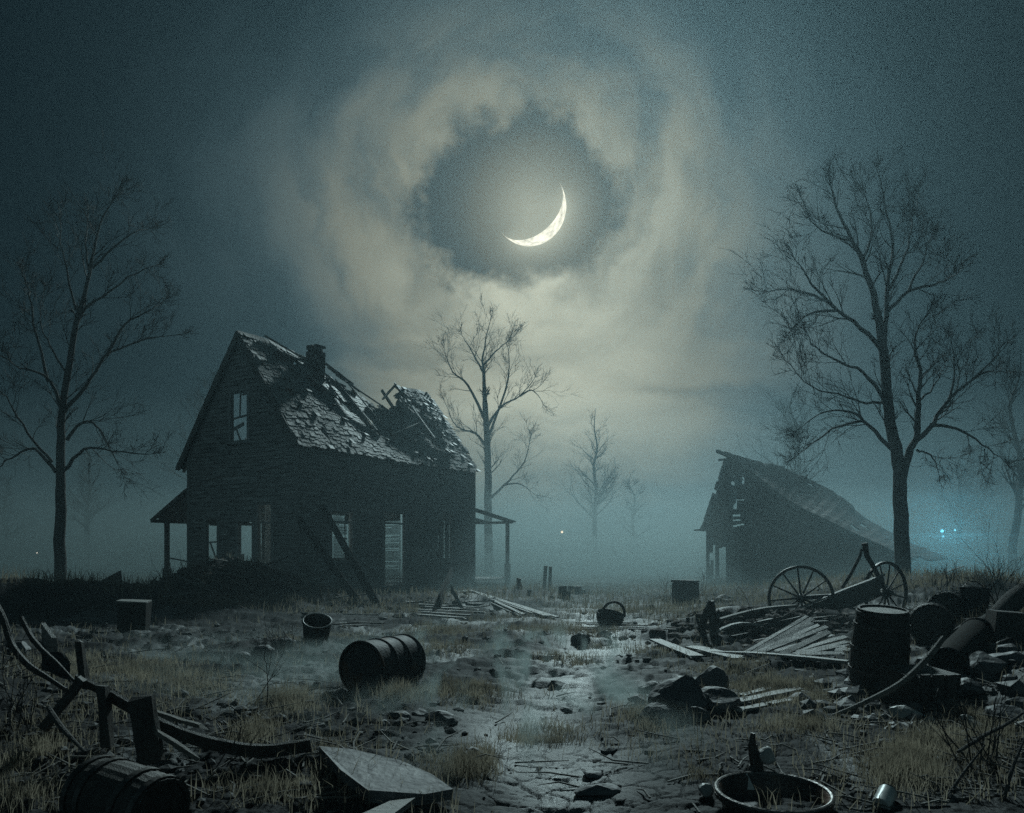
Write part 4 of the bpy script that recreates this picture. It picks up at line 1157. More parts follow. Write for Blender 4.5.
for i in range(5):
    a, b_ = G(575 + rnd.uniform(-5, 15), 624 + i * 1.6), G(665 + rnd.uniform(-15, 15), 624 + i * 1.6)
    a.z += .03; b_.z += .03
    plank(a, b_, .08, .025, 'long narrow plank lying across the yard below the basket', 'planks lying across the yard below the basket')
plank(P(224, 556, 22.0), P(243, 568, 21.2), .12, .05, 'short pale-edged beam on top of the debris mound', m=M_TIMBER)
# sheet-metal wedge at the left
m1 = MB(); a, b_, c_ = P(76, 594, 21.5), P(119, 571, 21.5), P(123, 600, 21.3); th = Vector((.03, .05, .02))
d_ = P(80, 600, 21.3)
m1.add([a, b_, c_, d_, a + th, b_ + th, c_ + th, d_ + th], [(0, 1, 2, 3), (7, 6, 5, 4), (0, 4, 5, 1), (1, 5, 6, 2), (2, 6, 7, 3), (3, 7, 4, 0)])
solo(m1, 'roof_panel', M_TIMBER, 'fallen slanting roof panel between the left tree and the house', 'panel')

# ------------------------------------------------------------------ posts and stakes
m1 = MB(); q = on(545, 30.5); m1.beam(q + Vector((-.05, 0, -.2)), P(545.5, 566, 30.5), .10, .14, .01, up=(1, 0, 0)); m1.beam(q + Vector((.18, .02, -.2)), P(550.5, 566.5, 30.5), .12, .12, .01, up=(1, 0, 0))
solo(m1, 'fence_post', M_TIMBER, 'pair of split posts standing right of the porch', 'post')
t = thing('forked_stake', 'charred forked stake sticking up on the low mound', 'stake', on(711, 14.2))
o = -t.location
m1 = MB(); m1.tube([G(700, 634) + o, P(704, 620, 14.2) + o, P(708, 610, 14.2) + o, P(711, 601, 14.2) + o], [.08, .07, .07, .05], 7)
m1.tube([P(711, 601, 14.2) + o, P(713, 615, 14.2) + o, P(714, 632, 14.2) + o], [.06, .07, .09], 7); m1.build('trunk', M_DARKWOOD, t)
m1 = MB(); m1.tube([P(715, 629, 14.2) + o, P(717, 616, 14.2) + o, P(719, 610, 14.2) + o], [.07, .05, .015], 6); m1.build('branch', M_DARKWOOD, t)
t = thing('stone_box', 'upright square stone block in the hazy field', 'block', on(685, 23.0)); m1 = MB(); m1.box(Matrix.Translation((0, 0, .26)) @ rotz(.3), (.6, .5, .66), .03); m1.build('body', M_STONE, t)
m1 = MB(); m1.box(Matrix.Translation((0, 0, .62)) @ rotz(.3), (.66, .54, .06), .02); m1.build('top', M_STONE, t)
for (px, py, y, hpx, w, lb) in ((519, 606, 26.5, 14, .14, 'short stump of a post near the slid planks'), (563, 606, 24.5, 13, .22, 'squat post stub right of the slid planks'), (575, 605, 27.0, 9, .4, 'low pale block in the middle distance')):
    m1 = MB(); q = on(px, y); m1.box(Matrix.Translation(q + Vector((0, 0, hpx / F * y / 2 - .05))) @ rotz(.2), (w, w, hpx / F * y + .1), .02)
    m1.box(Matrix.Translation(q + Vector((w * .6, .05, hpx / F * y * .25))) @ rotz(.5), (w * .5, w * .6, hpx / F * y * .6), .03)
    solo(m1, 'post_stub', M_TIMBER, lb, 'post')

# ------------------------------------------------------------------ left foreground wreck
def bar(pp, r, label, name='curved_timber', m=M_DARKWOOD, flat=1.6, cat='timber', n=18, taper=True):
    pts = smooth_path([P(*p) for p in pp], n); rr = [r * (1 if not taper else (.55 + .45 * math.sin(PI * min(1, .15 + i / n)))) for i in range(n + 1)]
    mb = MB(); mb.tube(pts, rr, 8, True, flat); return solo(mb, name, m, label, cat, smooth=True)
bar([(-6, 600, 6.6), (3, 618, 6.6), (12, 645, 6.6), (28, 665, 6.5), (48, 678, 6.45), (66, 690, 6.4)], .028, 'lower curved dark timber at the left edge')
bar([(21, 617, 6.4), (30, 635, 6.4), (42, 650, 6.35), (58, 664, 6.3), (75, 682, 6.2)], .022, 'upper curved timber leading into the broken rail')
m1 = MB(); pts = [P(41, 623, 6.55), P(52, 638, 6.5), P(53, 655, 6.5), P(49, 656, 6.5), P(42, 645, 6.55)]; pts = [p for p in pts]
bk_ = [p + Vector((.02, .03, 0)) for p in pts]; m1.add(pts + bk_, [tuple(range(5)), tuple(reversed(range(5, 10)))] + [(i, 5 + i, 5 + (i + 1) % 5, (i + 1) % 5) for i in range(5)])
solo(m1, 'wood_splinter', M_PLANK, 'pale pointed splinter of wood standing above the curved timbers', 'splinter')
# torn dark sheet between the timbers
m1 = MB(); nn = 8; vs = []
for i in range(nn + 1):
    for j in range(nn + 1):
        s, t_ = i / nn, j / nn
        p = P(32 + 12 * t_ + s * 30, 642 + t_ * 28 + s * 14, 6.5 - .1 * t_); p.y += .05 * math.sin(7 * s + 4 * t_); p.z += .02 * math.sin(9 * s) ; vs.append(p)
k = len(vs); fs = []
for i in range(nn):
    for j in range(nn):
        a = i * (nn + 1) + j; q4 = (a, a + 1, a + nn + 2, a + nn + 1); fs += [q4, tuple(k + x for x in reversed(q4))]
m1.add(vs + [v + Vector((0, .012, 0)) for v in vs], fs); solo(m1, 'torn_canvas', M_LEATHER, 'torn dark canvas hanging between the curved timbers', 'canvas', smooth=True)
m1 = MB(); pts = smooth_path([P(76, 678, 6.1), P(100, 690, 6.05), P(130, 707, 5.95), P(165, 727, 5.85), P(210, 743, 5.8), P(262, 751, 5.8), P(311, 745, 5.85)], 26)
for i in range(26):
    wd = .10 if i > 5 else .07
    m1.beam(pts[i], pts[i + 1], .03, wd, .002, up=(.0, -.3, 1))
solo(m1, 'broken_rail', M_DARKWOOD, 'long bent broken rail curving across the lower left', 'rail')
plank(P(150, 711, 6.4), P(203, 727, 6.3), .05, .03, 'thin dark slat behind the bent broken rail', m=M_TIMBER)
plank(P(158, 733, 5.6), P(196, 757, 5.5), .03, .035, 'short slat dropping from the post to the ground', m=M_TIMBER)
for (x0, y0, x1, y1, y, w, t_, lb) in ((79, 641, 86, 690, 6.1, .05, .05, 'thin upright stick at the bend of the rail'), (82, 679, 44, 728, 6.0, .06, .06, 'stick propped diagonally against the rail'),
                                    (103, 686, 108, 748, 5.95, .07, .07, 'narrow post standing on the rail'), (141, 698, 152, 762, 5.7, .06, .17, 'widest flat-topped post standing in the lower left')):
    m1 = MB(); m1.beam(P(x1, y1, y), P(x0, y0, y), w, t_, .006, up=(1, 0, 0), ragged=.02, seg=3); solo(m1, 'broken_post', M_DARKWOOD, lb, 'post')
bar([(48, 707, 5.7), (62, 728, 5.5), (85, 752, 5.3)], .02, 'dark branch running down to the lying barrel', 'fallen_branch', M_BARK, 1.0, 'branch')

# ------------------------------------------------------------------ slab, discs, basin
def slab(pp, z, th, label, m=M_STONE, name='stone_slab', cat='slab', tilt=0):
    m1 = MB(); top = []; bot = []
    for (px, py, zz) in pp:
        y = (EYE - zz) / (py - HY) * F; top.append(Vector(((px - CX) / F * y, y, zz)))
    n = len(top); bot = [p - Vector((0, 0, th)) for p in top]
    m1.add(top + bot, [tuple(reversed(range(n))), tuple(range(n, 2 * n))] + [(i, (i + 1) % n, n + (i + 1) % n, n + i) for i in range(n)])
    return solo(m1, name, m, label, cat)
slab([(319, 746, .22), (352, 749, .20), (400, 760, .16), (432, 774, .12), (453, 789, .08), (425, 794, .08), (393, 797, .09), (368, 790, .14), (341, 770, .2)], 0, .07, 'large broken pale slab tilted over a hollow in the foreground')
slab([(352, 818, .1), (398, 797, .07), (416, 797, .07), (385, 820, .1)], 0, .04, 'narrow board sticking out under the big slab', M_PLANK, 'weathered_plank', 'plank')
for (px, py, r, lb) in ((597, 796, .17, 'largest flat stone on the cracked mud'), (592, 778, .12, 'small pale flat stone above the largest flat stone'), (566, 712, .1, 'flat stone in the middle of the path')):
    m1 = MB(); m1.rock(G(px, py) + Vector((0, 0, .03)), (r, r * .75, r * .33), px, 3, .25); solo(m1, 'flat_stone', M_STONE, lb, 'stone', smooth=False)
q = P(773, 806, 5.12); q.z = HB(q.x, q.y) + .03; t = thing('sunken_basin', 'round iron basin with a pale rim sunk in the mud', 'basin', q)
m1 = MB(); m1.lathe([(.355, 0.03), (.375, .04), (.38, .07), (.35, .08), (.33, .06), (.31, -.02), (.26, -.1), (.15, -.15), (.001, -.16)], Matrix.Rotation(.05, 4, 'X'), 56, lambda a, z: 1 + .012 * math.sin(2 * a)); m1.build('body', M_IRON, t, True)
m1 = MB(); m1.torus(Matrix.Rotation(.05, 4, 'X') @ Matrix.Translation((0, 0, .075)), .362, .016, 56, 8); m1.build('rim', M_HOOP, t, True)
m1 = MB(); m1.lathe([(.001, -.035), (.325, -.03)], Matrix.Identity(4), 40); m1.build('silt', M_LEATHER, t)
t = thing('garden_stake', 'dark upright spike with a round pale knob beside the basin', 'stake', G(757, 782)); o = -t.location
m1 = MB(); m1.tube([P(757, 792, 5.6) + o, P(758, 775, 5.6) + o, P(756, 758, 5.6) + o, P(752, 745, 5.6) + o, P(753, 733, 5.6) + o], [.04, .045, .05, .03, .016], 8); m1.build('stem', M_IRON, t, True)
m1 = MB(); m1.rock(P(767, 755, 5.6) + o, (.075, .07, .065), 4, 3, .12); m1.build('knob', M_PALE, t, True)
m1 = MB(); m1.rock(P(752, 771, 5.57) + o, (.08, .05, .06), 6, 2, .3); m1.build('bracket', M_IRON, t)
m1 = MB(); a, b_, c_ = P(747, 773, 5.45), P(755, 790, 5.4), P(735, 789, 5.45)
m1.add([a, b_, c_, a + Vector((0, .05, .0)), b_ + Vector((0, .05, 0)), c_ + Vector((0, .05, 0))], [(0, 2, 1), (3, 4, 5), (0, 1, 4, 3), (1, 2, 5, 4), (2, 0, 3, 5)]); solo(m1, 'broken_crock', M_ENAMEL, 'small white triangular shard beside the knobbed spike', 'shard')
m1 = MB(); m1.rock(G(706, 796) + Vector((0, 0, .03)), (.07, .06, .05), 8, 2, .3); solo(m1, 'pale_stone', M_PALE, 'small bright stone left of the basin', 'stone')
t = thing('tin_can', 'small pale bluish can lying at the bottom right', 'can', G(884, 806) + Vector((0, 0, .04))); M = axis_frame((0, 0, 0), (.5, .6, .25))
m1 = MB(); m1.lathe([(.001, -.09), (.055, -.09), (.06, -.085), (.058, 0), (.06, .085), (.055, .09), (.05, .08), (.001, .08)], M, 24); m1.build('body', M_ENAMEL, t, True)
m1 = MB(); m1.torus(M @ Matrix.Translation((0, 0, .09)), .057, .005, 24, 6); m1.build('rim', M_HOOP, t, True)
bar([(812, 774, 5.9), (835, 772, 5.9), (850, 775, 5.9)], .018, 'short stick lying behind the basin', 'fallen_branch', M_BARK, 1.0, 'branch')
bar([(690, 796, 5.6), (712, 793, 5.6), (735, 787, 5.6), (752, 783, 5.6)], .02, 'stick lying left of the knobbed spike', 'fallen_branch', M_BARK, 1.0, 'branch')

# curved pole on the right
_y = G(830, 716).y
bar([(944, 637, _y + .1), (926, 660, _y + .05), (900, 684, _y), (865, 702, _y - .02), (830, 717, _y)], .034, 'long curved pole slanting down in front of the standing barrel', 'curved_pole', M_TIMBER, 1.0, 'pole')

# ------------------------------------------------------------------ rocks
rocks = [
 (678, 700, .33, 'biggest dark boulder of the central rock pile'), (653, 688, .18, 'rounded boulder at the back left of the rock pile'), (708, 686, .22, 'upright pointed boulder at the top of the rock pile'),
 (662, 716, .2, 'front left block of the rock pile'), (693, 714, .14, 'small block at the foot of the rock pile'), (716, 703, .25, 'dark boulder at the right end of the rock pile'), (638, 696, .10, 'small stone left of the rock pile'),
 (722, 694, .11, 'small pale-topped stone behind the rock pile'),
 (398, 716, .13, 'left stone of the row below the steel drum'), (418, 712, .10, 'middle stone of the row below the steel drum'), (440, 716, .14, 'largest stone of the row below the steel drum'), (383, 722, .08, 'smallest stone of the row below the steel drum'), (452, 719, .07, 'right end stone of the row below the steel drum'),
 (581, 638, .20, 'dark clod below the basket'), (556, 683, .13, 'single dark stone in the middle of the yard'), (262, 650, .2, 'boulder left of the tilted bucket'), (240, 655, .16, 'low stone at the left foot of the dark mound'),
 (988, 668, .24, 'round boulder under the fat pipe'), (962, 690, .2, 'boulder below the fat pipe'), (905, 712, .14, 'pale chipped stone below the low dark box'), (930, 720, .10, 'small chipped stone right of the pale chipped stone'),  # stone below the dark box is coloured pale to stand in for glints
 (1008, 720, .22, 'boulder at the lower right edge'), (970, 722, .12, 'pale-topped stone on the lower right slope'), (470, 757, .13, 'rounded stone in the foreground grass clump'), (1005, 660, .2, 'square boulder at the right edge under the crate'),
 (725, 598, .3, 'dark lump in the misty field right of the stone block'), (602, 700, .06, 'little stone on the right side of the path'), (285, 640, .14, 'stone behind the tangled sticks by the bucket'), (20, 648, .16, 'stone at the left edge among the timbers')]
for i, (px, py, r, lb) in enumerate(rocks):
    m1 = MB(); rd = random.Random(i + 50); q = G(px, py + 6)
    hh = .75 if 'upright' not in lb else 1.3
    m1.rock(q + Vector((0, 0, r * .32)), (r * rd.uniform(.95, 1.25), r * rd.uniform(.8, 1.0), r * hh * rd.uniform(.7, .95)), i + 3, 3, .32)
    solo(m1, 'boulder' if r > .12 else 'stone', M_STONE if 'pale' not in lb else M_PALE, lb, 'rock')
for i, (px, py, lb) in enumerate(((944, 668, 'white cup lying lowest on the right heap'), (934, 650, 'white cup half sunk below the round barrel end'), (990, 644, 'small pale ring-topped jar on the fat pipe'), (927, 681, 'white cup left of the other lowest cup'))):
    t = thing('enamel_cup', lb, 'cup', G(px, py) + Vector((0, 0, .03 if i != 2 else .15)))
    M = axis_frame((0, 0, 0), (random.uniform(-.8, .8), -.6, random.uniform(.1, .6)))
    m1 = MB(); m1.lathe([(.001, -.03), (.03, -.03), (.04, .04), (.043, .045), (.036, .04), (.027, -.02), (.001, -.022)], M, 18); m1.build('body', M_ENAMEL, t, True)
    m1 = MB(); m1.tube([M @ Vector((.036 + .028 * math.sin(PI * k / 6), 0, .03 - .05 * k / 6)) for k in range(7)], [.005] * 7, 5); m1.build('handle', M_ENAMEL, t)

# loose rubble and sticks: too many to count
def scatter(n, seed, region):
    rs = np.random.RandomState(seed); out = []
    while len(out) < n:
        py = 600 + 213 * rs.rand() ** 1.0; px = rs.uniform(-40, 1064)
        y = 1326 / (py - 548); x = (px - CX) / F * y
        if region(x, y, px, py, rs): out.append((x, y))
    return out
def rub_region(x, y, px, py, rs):
    d = float(fbm(np.array([x / 1.6 + 3]), np.array([y / 1.6]), 3, 91)[0])
    edge = abs(px - 560) / 500
    if 470 < px < 850 and py > 715: return rs.rand() < .06
    return rs.rand() < max(0, d - .38) * 3 + edge * .4
mb = MB()
for i, (x, y) in enumerate(scatter(1500, 5, rub_region)):
    r = min(.09, .012 + abs(random.gauss(0, .022)) * (1 + y / 15)); z = H(x, y)
    s = (r * random.uniform(.8, 1.5), r * random.uniform(.7, 1.1), r * random.uniform(.4, .8)); mb.rock((x, y, z + r * .2), s, i % 97, 1, .5)
o = mb.build('rubble', mat('clod', (.07, .072, .075), (.02, .021, .022), 5, .75, bump=.6, bscale=20, spec=.3)); tag(o, 'small stones and clods strewn over the muddy ground', 'rubble', kind='stuff')
mb = MB()
def twig_region(x, y, px, py, rs):
    return rs.rand() < .06 + (abs(px - 540) / 500) ** 1.5
for i, (x, y) in enumerate(scatter(800, 6, twig_region)):
    z = H(x, y) + .015; a = random.uniform(0, PI); L_ = random.uniform(.1, .55); up_ = random.uniform(0, .25) if random.random() < .3 else random.uniform(0, .05)
    d = Vector((math.cos(a), math.sin(a), up_)) * L_; p = Vector((x, y, z)); mid = p + d * .5 + Vector((random.gauss(0, .03), random.gauss(0, .03), random.gauss(0, .02)))
    mb.tube([p, mid, p + d], [.009, .008, .003], 4, cap=False)
o = mb.build('twig_litter', M_TIMBER); tag(o, 'broken twigs and splinters littering the ground', 'litter', kind='stuff')

# ------------------------------------------------------------------ branches, tangled sticks
def stick_cluster(label, px, py, n, L_, seed, name='dead_brush', rad=.012, lean=(0, 0, .7), cat='brush', dy=0):
    rnd_ = random.Random(seed); q = G(px, py); m1 = MB()
    m1.rock(q, (.1, .1, .05), seed, 1)
    for i in range(n):
        p = q + Vector((rnd_.gauss(0, .12), rnd_.gauss(0, .12), -.02)); p.z = HB(p.x, p.y) - .02
        d = Vector((rnd_.gauss(0, .5), rnd_.gauss(0, .4), rnd_.uniform(.3, 1))) + Vector(lean)
        grow(m1, p, d, L_ * rnd_.uniform(.5, 1.1), rad, 1, rnd_, .15, .004)
    return solo(m1, name, M_BARK, label, cat)
stick_cluster('tangle of dead sticks left of the tilted bucket', 283, 652, 9, .5, 1, lean=(-.3, 0, .1))
stick_cluster('dry bare weed standing on the mist streak at lower left', 240, 712, 2, .75, 2, lean=(.1, 0, .8), rad=.008)
stick_cluster('dead weed growing beside the bent broken rail', 228, 768, 3, .45, 3, rad=.007)
stick_cluster('thin weed stalks beside the stone block', 667, 602, 5, .8, 4, rad=.012)
stick_cluster('thin weed stalks right of the stone block', 700, 600, 4, .8, 5, rad=.012)
stick_cluster('bare sapling on the low mound behind the plank fan', 758, 630, 2, 1.0, 6, rad=.013)
stick_cluster('leafless shrub at the foot of the left tree', 50, 597, 7, .8, 7, rad=.014)
stick_cluster('leafless shrub in front of the left porch post', 172, 590, 8, .9, 8, rad=.014)
stick_cluster('brambles at the upper right edge of the slope', 1010, 620, 9, 1.0, 9, rad=.012)
stick_cluster('dead brambles at the lower right corner', 985, 770, 9, .7, 10, rad=.009)
stick_cluster('dead brambles at the lower left edge', 20, 740, 8, .7, 11, rad=.009)
stick_cluster('leafless shrub on the ridge below the blue lights', 945, 590, 9, .7, 12, rad=.013)
stick_cluster('tall thin sticks at the right edge by the log', 985, 612, 5, .9, 13, rad=.012)
bar([(958, 752, 5.6), (985, 735, 5.7), (1010, 722, 5.8), (1040, 700, 5.9)], .015, 'thin dark branch crossing the lower right slope', 'fallen_branch', M_BARK, 1.0, 'branch')
bar([(936, 815, 5.1), (960, 778, 5.2), (985, 745, 5.3)], .012, 'dry stem rising in the lower right corner', 'fallen_branch', M_BARK, 1.0, 'branch')
bar([(1000, 815, 5.0), (1012, 770, 5.1), (1026, 735, 5.2)], .012, 'dry stem at the extreme lower right edge', 'fallen_branch', M_BARK, 1.0, 'branch')

# ------------------------------------------------------------------ grass
def grass_mat():
    m = bpy.data.materials.new('dry_grass'); m.use_nodes = True; nt = m.node_tree; L = nt.links.new
    b = nt.nodes['Principled BSDF']; tc = nt.nodes.new('ShaderNodeTexCoord'); n = nt.nodes.new('ShaderNodeTexNoise'); n.inputs['Scale'].default_value = 2.5; n.inputs['Detail'].default_value = 4
    L(tc.outputs['Object'], n.inputs['Vector']); cr = nt.nodes.new('ShaderNodeValToRGB'); L(n.outputs['Fac'], cr.inputs[0])
    e = cr.color_ramp.elements; e[0].position = .35; e[0].color = (.16, .14, .105, 1); e[1].position = .65; e[1].color = (.36, .315, .24, 1)
    L(cr.outputs[0], b.inputs['Base Color']); b.inputs['Roughness'].default_value = .8; b.inputs['Specular IOR Level'].default_value = .25
    tr = nt.nodes.new('ShaderNodeBsdfTranslucent'); L(cr.outputs[0], tr.inputs[0]); mx = nt.nodes.new('ShaderNodeMixShader'); mx.inputs[0].default_value = .5
    L(b.outputs[0], mx.inputs[1]); L(tr.outputs[0], mx.inputs[2]); L(mx.outputs[0], nt.nodes['Material Output'].inputs[0])
    return m
GM = grass_mat()
def blades(X, Y, Hh, W_, seed, name, label, lean=.55):
    rs = np.random.RandomState(seed); n = len(X); Z = hbase(X, Y) + hfine(X, Y) - .01
    az = rs.uniform(0, 2 * np.pi, n); ln = np.abs(rs.normal(0, lean, n)) * Hh; fa = rs.uniform(0, np.pi, n)
    dx, dy = np.cos(az) * ln, np.sin(az) * ln; wx, wy = np.cos(fa) * W_, np.sin(fa) * W_ * .6
    v = np.zeros((n, 5, 3))
    v[:, 0] = np.stack([X - wx, Y - wy, Z], -1); v[:, 1] = np.stack([X + wx, Y + wy, Z], -1)
    v[:, 2] = np.stack([X + dx * .35 + wx * .7, Y + dy * .35 + wy * .7, Z + Hh * .6], -1); v[:, 3] = np.stack([X + dx * .35 - wx * .7, Y + dy * .35 - wy * .7, Z + Hh * .6], -1)
    v[:, 4] = np.stack([X + dx, Y + dy, Z + Hh * np.sqrt(np.maximum(.1, 1 - (ln / Hh) ** 2 * .5))], -1)
    b0 = np.arange(n) * 5
    tri = np.concatenate([np.stack([b0, b0 + 1, b0 + 2], -1), np.stack([b0, b0 + 2, b0 + 3], -1), np.stack([b0 + 3, b0 + 2, b0 + 4], -1)])
    o = np_mesh(name, v.reshape(-1, 3), tri, GM); tag(o, label, 'grass', kind='stuff'); return o
patches = [  # px, py, rx(px), ry(px), count, height
 (560, 626, 62, 7, 4200, .26), (565, 656, 38, 6, 2200, .20), (655, 646, 30, 5, 1600, .22), (440, 628, 40, 6, 2400, .24), (430, 645, 60, 6, 2600, .22), (400, 692, 35, 9, 1600, .22), (395, 694, 14, 6, 900, .34),
 (470, 690, 38, 10, 3200, .22), (290, 700, 32, 14, 2600, .24), (255, 735, 30, 12, 2000, .24), (290, 640, 20, 6, 700, .2), (540, 731, 36, 12, 2600, .17), (640, 716, 28, 14, 2200, .22),
 (455, 765, 42, 12, 2600, .18), (475, 760, 22, 14, 1600, .26), (905, 765, 45, 22, 5000, .26), (930, 745, 45, 16, 3000, .26), (790, 690, 55, 13, 5000, .22), (730, 665, 45, 7, 1600, .22), (800, 722, 50, 10, 2200, .20), (760, 685, 40, 9, 2200, .24),
 (140, 668, 60, 14, 4200, .26), (60, 665, 50, 20, 2200, .26), (130, 700, 50, 16, 1200, .22), (200, 682, 35, 12, 1800, .24), (40, 720, 45, 28, 1800, .26), (280, 790, 50, 18, 1600, .15), (330, 760, 16, 12, 800, .16),
 (600, 640, 40, 5, 900, .18), (700, 620, 60, 7, 2000, .25), (640, 608, 120, 8, 4500, .30), (985, 745, 30, 26, 1400, .26), (985, 690, 35, 15, 1600, .26), (950, 590, 60, 10, 3500, .4), (1000, 610, 30, 12, 2000, .36), (700, 770, 20, 8, 300, .14),
 (860, 640, 60, 10, 1200, .24), (20, 800, 40, 20, 900, .26), (350, 632, 25, 5, 700, .2), (500, 612, 60, 5, 1200, .22)]
rs = np.random.RandomState(1); XS, YS, HS, WS = [], [], [], []
for (px, py, rx, ry, cnt, hh) in patches:
    ppx = px + rs.normal(0, .5, cnt) * rx; ppy = py + 6 + rs.normal(0, .5, cnt) * ry
    ppy = np.maximum(ppy, 553); y = 1326 / (ppy - 548)
    x = (ppx - CX) / F * y; zz = hbase(x, y); y = (EYE - zz) / (ppy - HY) * F; x = (ppx - CX) / F * y
    # clump into tufts
    e, f1 = vor(x / .28, y / .28, 77); keep = (rs.rand(cnt) > f1 * 1.1) & (y < 60) & (y > 4)
    x, y = x[keep], y[keep]; XS.append(x); YS.append(y); HS.append(hh * rs.uniform(.15, .75, len(x))); WS.append(.0016 + .00022 * y)
X_, Y_, H_, W_ = map(np.concatenate, (XS, YS, HS, WS))
blades(X_, Y_, H_, W_, 2, 'dry_grass', 'tufts of dry brown grass scattered over the yard')
# thin scattered and far meadow grass
n = 30000; ppy = 556 + 60 * rs.rand(n) ** .8; ppx = rs.uniform(-60, 1080, n); y = 1326 / (ppy - 548); x = (ppx - CX) / F * y
d = fbm(x / 5, y / 5, 3, 101); hx, hy_ = x - HC.x, y - HC.y; uu, vv = hx * HU.x + hy_ * HU.y, hx * HV.x + hy_ * HV.y
k = (d > .42) & ~((uu > -.3) & (uu < HLEN + 4) & (vv > -.2) & (vv < HW + .5)); x, y = x[k], y[k]
side = sst(np.abs(x / y), .3, .62)
blades(x, y, rs.uniform(.08, .32, len(x)) * (1 + .5 * side), .003 + .00034 * y, 3, 'meadow_grass', 'rough dead grass covering the misty field', .5)
n = 8000; ppy = 612 + 205 * rs.rand(n); ppx = rs.uniform(-40, 1064, n); y = 1326 / (ppy - 548); x = (ppx - CX) / F * y
d = fbm(x / 1.3 + 5, y / 1.3, 3, 111); side = np.abs(ppx - 560) / 500; k = d + side * .25 > .60; x, y = x[k], y[k]
blades(x, y, rs.uniform(.05, .22, len(x)), .0022 + .0003 * y, 4, 'sparse_grass', 'sparse short grass among the stones', .6)

# ------------------------------------------------------------------ distant lamps
def lamp(label, px, py, y, r, col, st, power, name='lantern', hgt=None):
    p = P(px, py, y); b = Vector((p.x, p.y, HB(p.x, p.y))); t = thing(name, label, 'lantern', b); o = p - b
    m1 = MB(); m1.tube([Vector((0, .05, 0)), Vector((0, .05, o.z - r))], [.016, .012], 5); m1.build('pole', M_DARKWOOD, t)
    m1 = MB(); m1.lathe([(.001, -r), (r * .7, -r * .7), (r, 0), (r * .7, r * .7), (.001, r)], Matrix.Translation((0, 0, o.z)), 12); m1.build('glass', emis('lit_glass_' + str(px), col, st), t, True)
    m1 = MB(); m1.lathe([(.001, r * 1.7), (r * 1.2, r * 1.05), (r * 1.15, r)], Matrix.Translation((0, 0, o.z)), 12); m1.build('cap', M_IRON, t)
    if power:
        ld = bpy.data.lights.new('lantern_light', 'POINT'); lo = bpy.data.objects.new('lantern_light', ld); C.objects.link(lo); lo.parent = t
        ld.energy = power; ld.color = col; ld.shadow_soft_size = .35; lo.location = (0, -r * 3, o.z)
lamp('tiny warm lantern far off in the field mist', 562, 532, 55, .085, (1, .85, .6), 9, 0)
lamp('brightest blue lantern glowing on the right', 942, 531, 60, .13, (.16, .72, 1), 30, 800)
lamp('smaller blue lantern just under the brightest one', 943, 536.5, 58, .08, (.2, .75, 1), 18, 100)
lamp('faint blue lantern right of the brightest one', 955, 530, 62, .08, (.18, .75, 1), 10, 180)
lamp('tiny dim lantern in the mist beside the left tree', 37, 553, 50, .05, (1, .9, .75), 2, 0)

# ------------------------------------------------------------------ debris on the mounds
rnd = random.Random(123)
for i in range(16):
    px, py = rnd.gauss(222, 30), rnd.uniform(566, 606); q = G(px, py); a = rnd.uniform(-.9, .9) + (PI if rnd.random() < .5 else 0); L_ = rnd.uniform(.6, 1.8)
    d = Vector((math.cos(a), math.sin(a) * .5, rnd.uniform(-.1, .35))) * L_
    plank(q + Vector((0, 0, .05)), q + d + Vector((0, 0, .12)), rnd.uniform(.07, .2), .03, 'dark board on the debris mound before the house gable', 'boards on the debris mound', M_TIMBER, 'broken_board', cat='board')
for i in range(14):
    px, py = rnd.uniform(722, 800), rnd.uniform(624, 648); q = G(px, py); a = rnd.uniform(-.6, .6); L_ = rnd.uniform(.4, 1.1)
    d = Vector((math.cos(a), math.sin(a) * .5, rnd.uniform(-.05, .2))) * L_
    plank(q + Vector((0, 0, .05)), q + d + Vector((0, 0, .08)), rnd.uniform(.05, .14), .03, 'dark broken board on the low mound below the left wheel', 'boards on the low mound', M_DARKWOOD, 'broken_board', cat='board')
for i in range(12):
    px, py = rnd.uniform(300, 470), rnd.uniform(598, 628); q = G(px, py); a = rnd.uniform(-.5, .5); L_ = rnd.uniform(.5, 1.3)
    d = Vector((math.cos(a), math.sin(a), rnd.uniform(-.05, .1))) * L_
    plank(q + Vector((0, 0, .03)), q + d + Vector((0, 0, .05)), rnd.uniform(.05, .14), .03, 'broken board lying in the yard along the side wall of the house', 'boards along the side wall of the house', M_TIMBER, 'broken_board', cat='board')
def mound_rubble(cx_, cy_, rx, ry, n, seed, name, label, m):
    rd = random.Random(seed); mb = MB()
    for i in range(n):
        x, y = rd.gauss(cx_, rx), rd.gauss(cy_, ry); r_ = rd.uniform(.04, .16); mb.rock((x, y, HB(x, y) + r_ * .2), (r_ * 1.3, r_, r_ * .7), i % 91, 1, .5)
    o = mb.build(name, m); tag(o, label, 'rubble', kind='stuff')
mound_rubble(-9.2, 22.6, 2.6, 1.2, 420, 1, 'debris', 'dark rubble heaped against the house gable', M_BRICK)
mound_rubble(5.2, 15.0, 1.6, .7, 380, 2, 'debris', 'dark clods heaped on the low mound by the cart', M_BRICK)
mound_rubble(4.6, 8.4, .9, .8, 120, 3, 'debris', 'rubble under the fat pipe on the right slope', M_STONE)

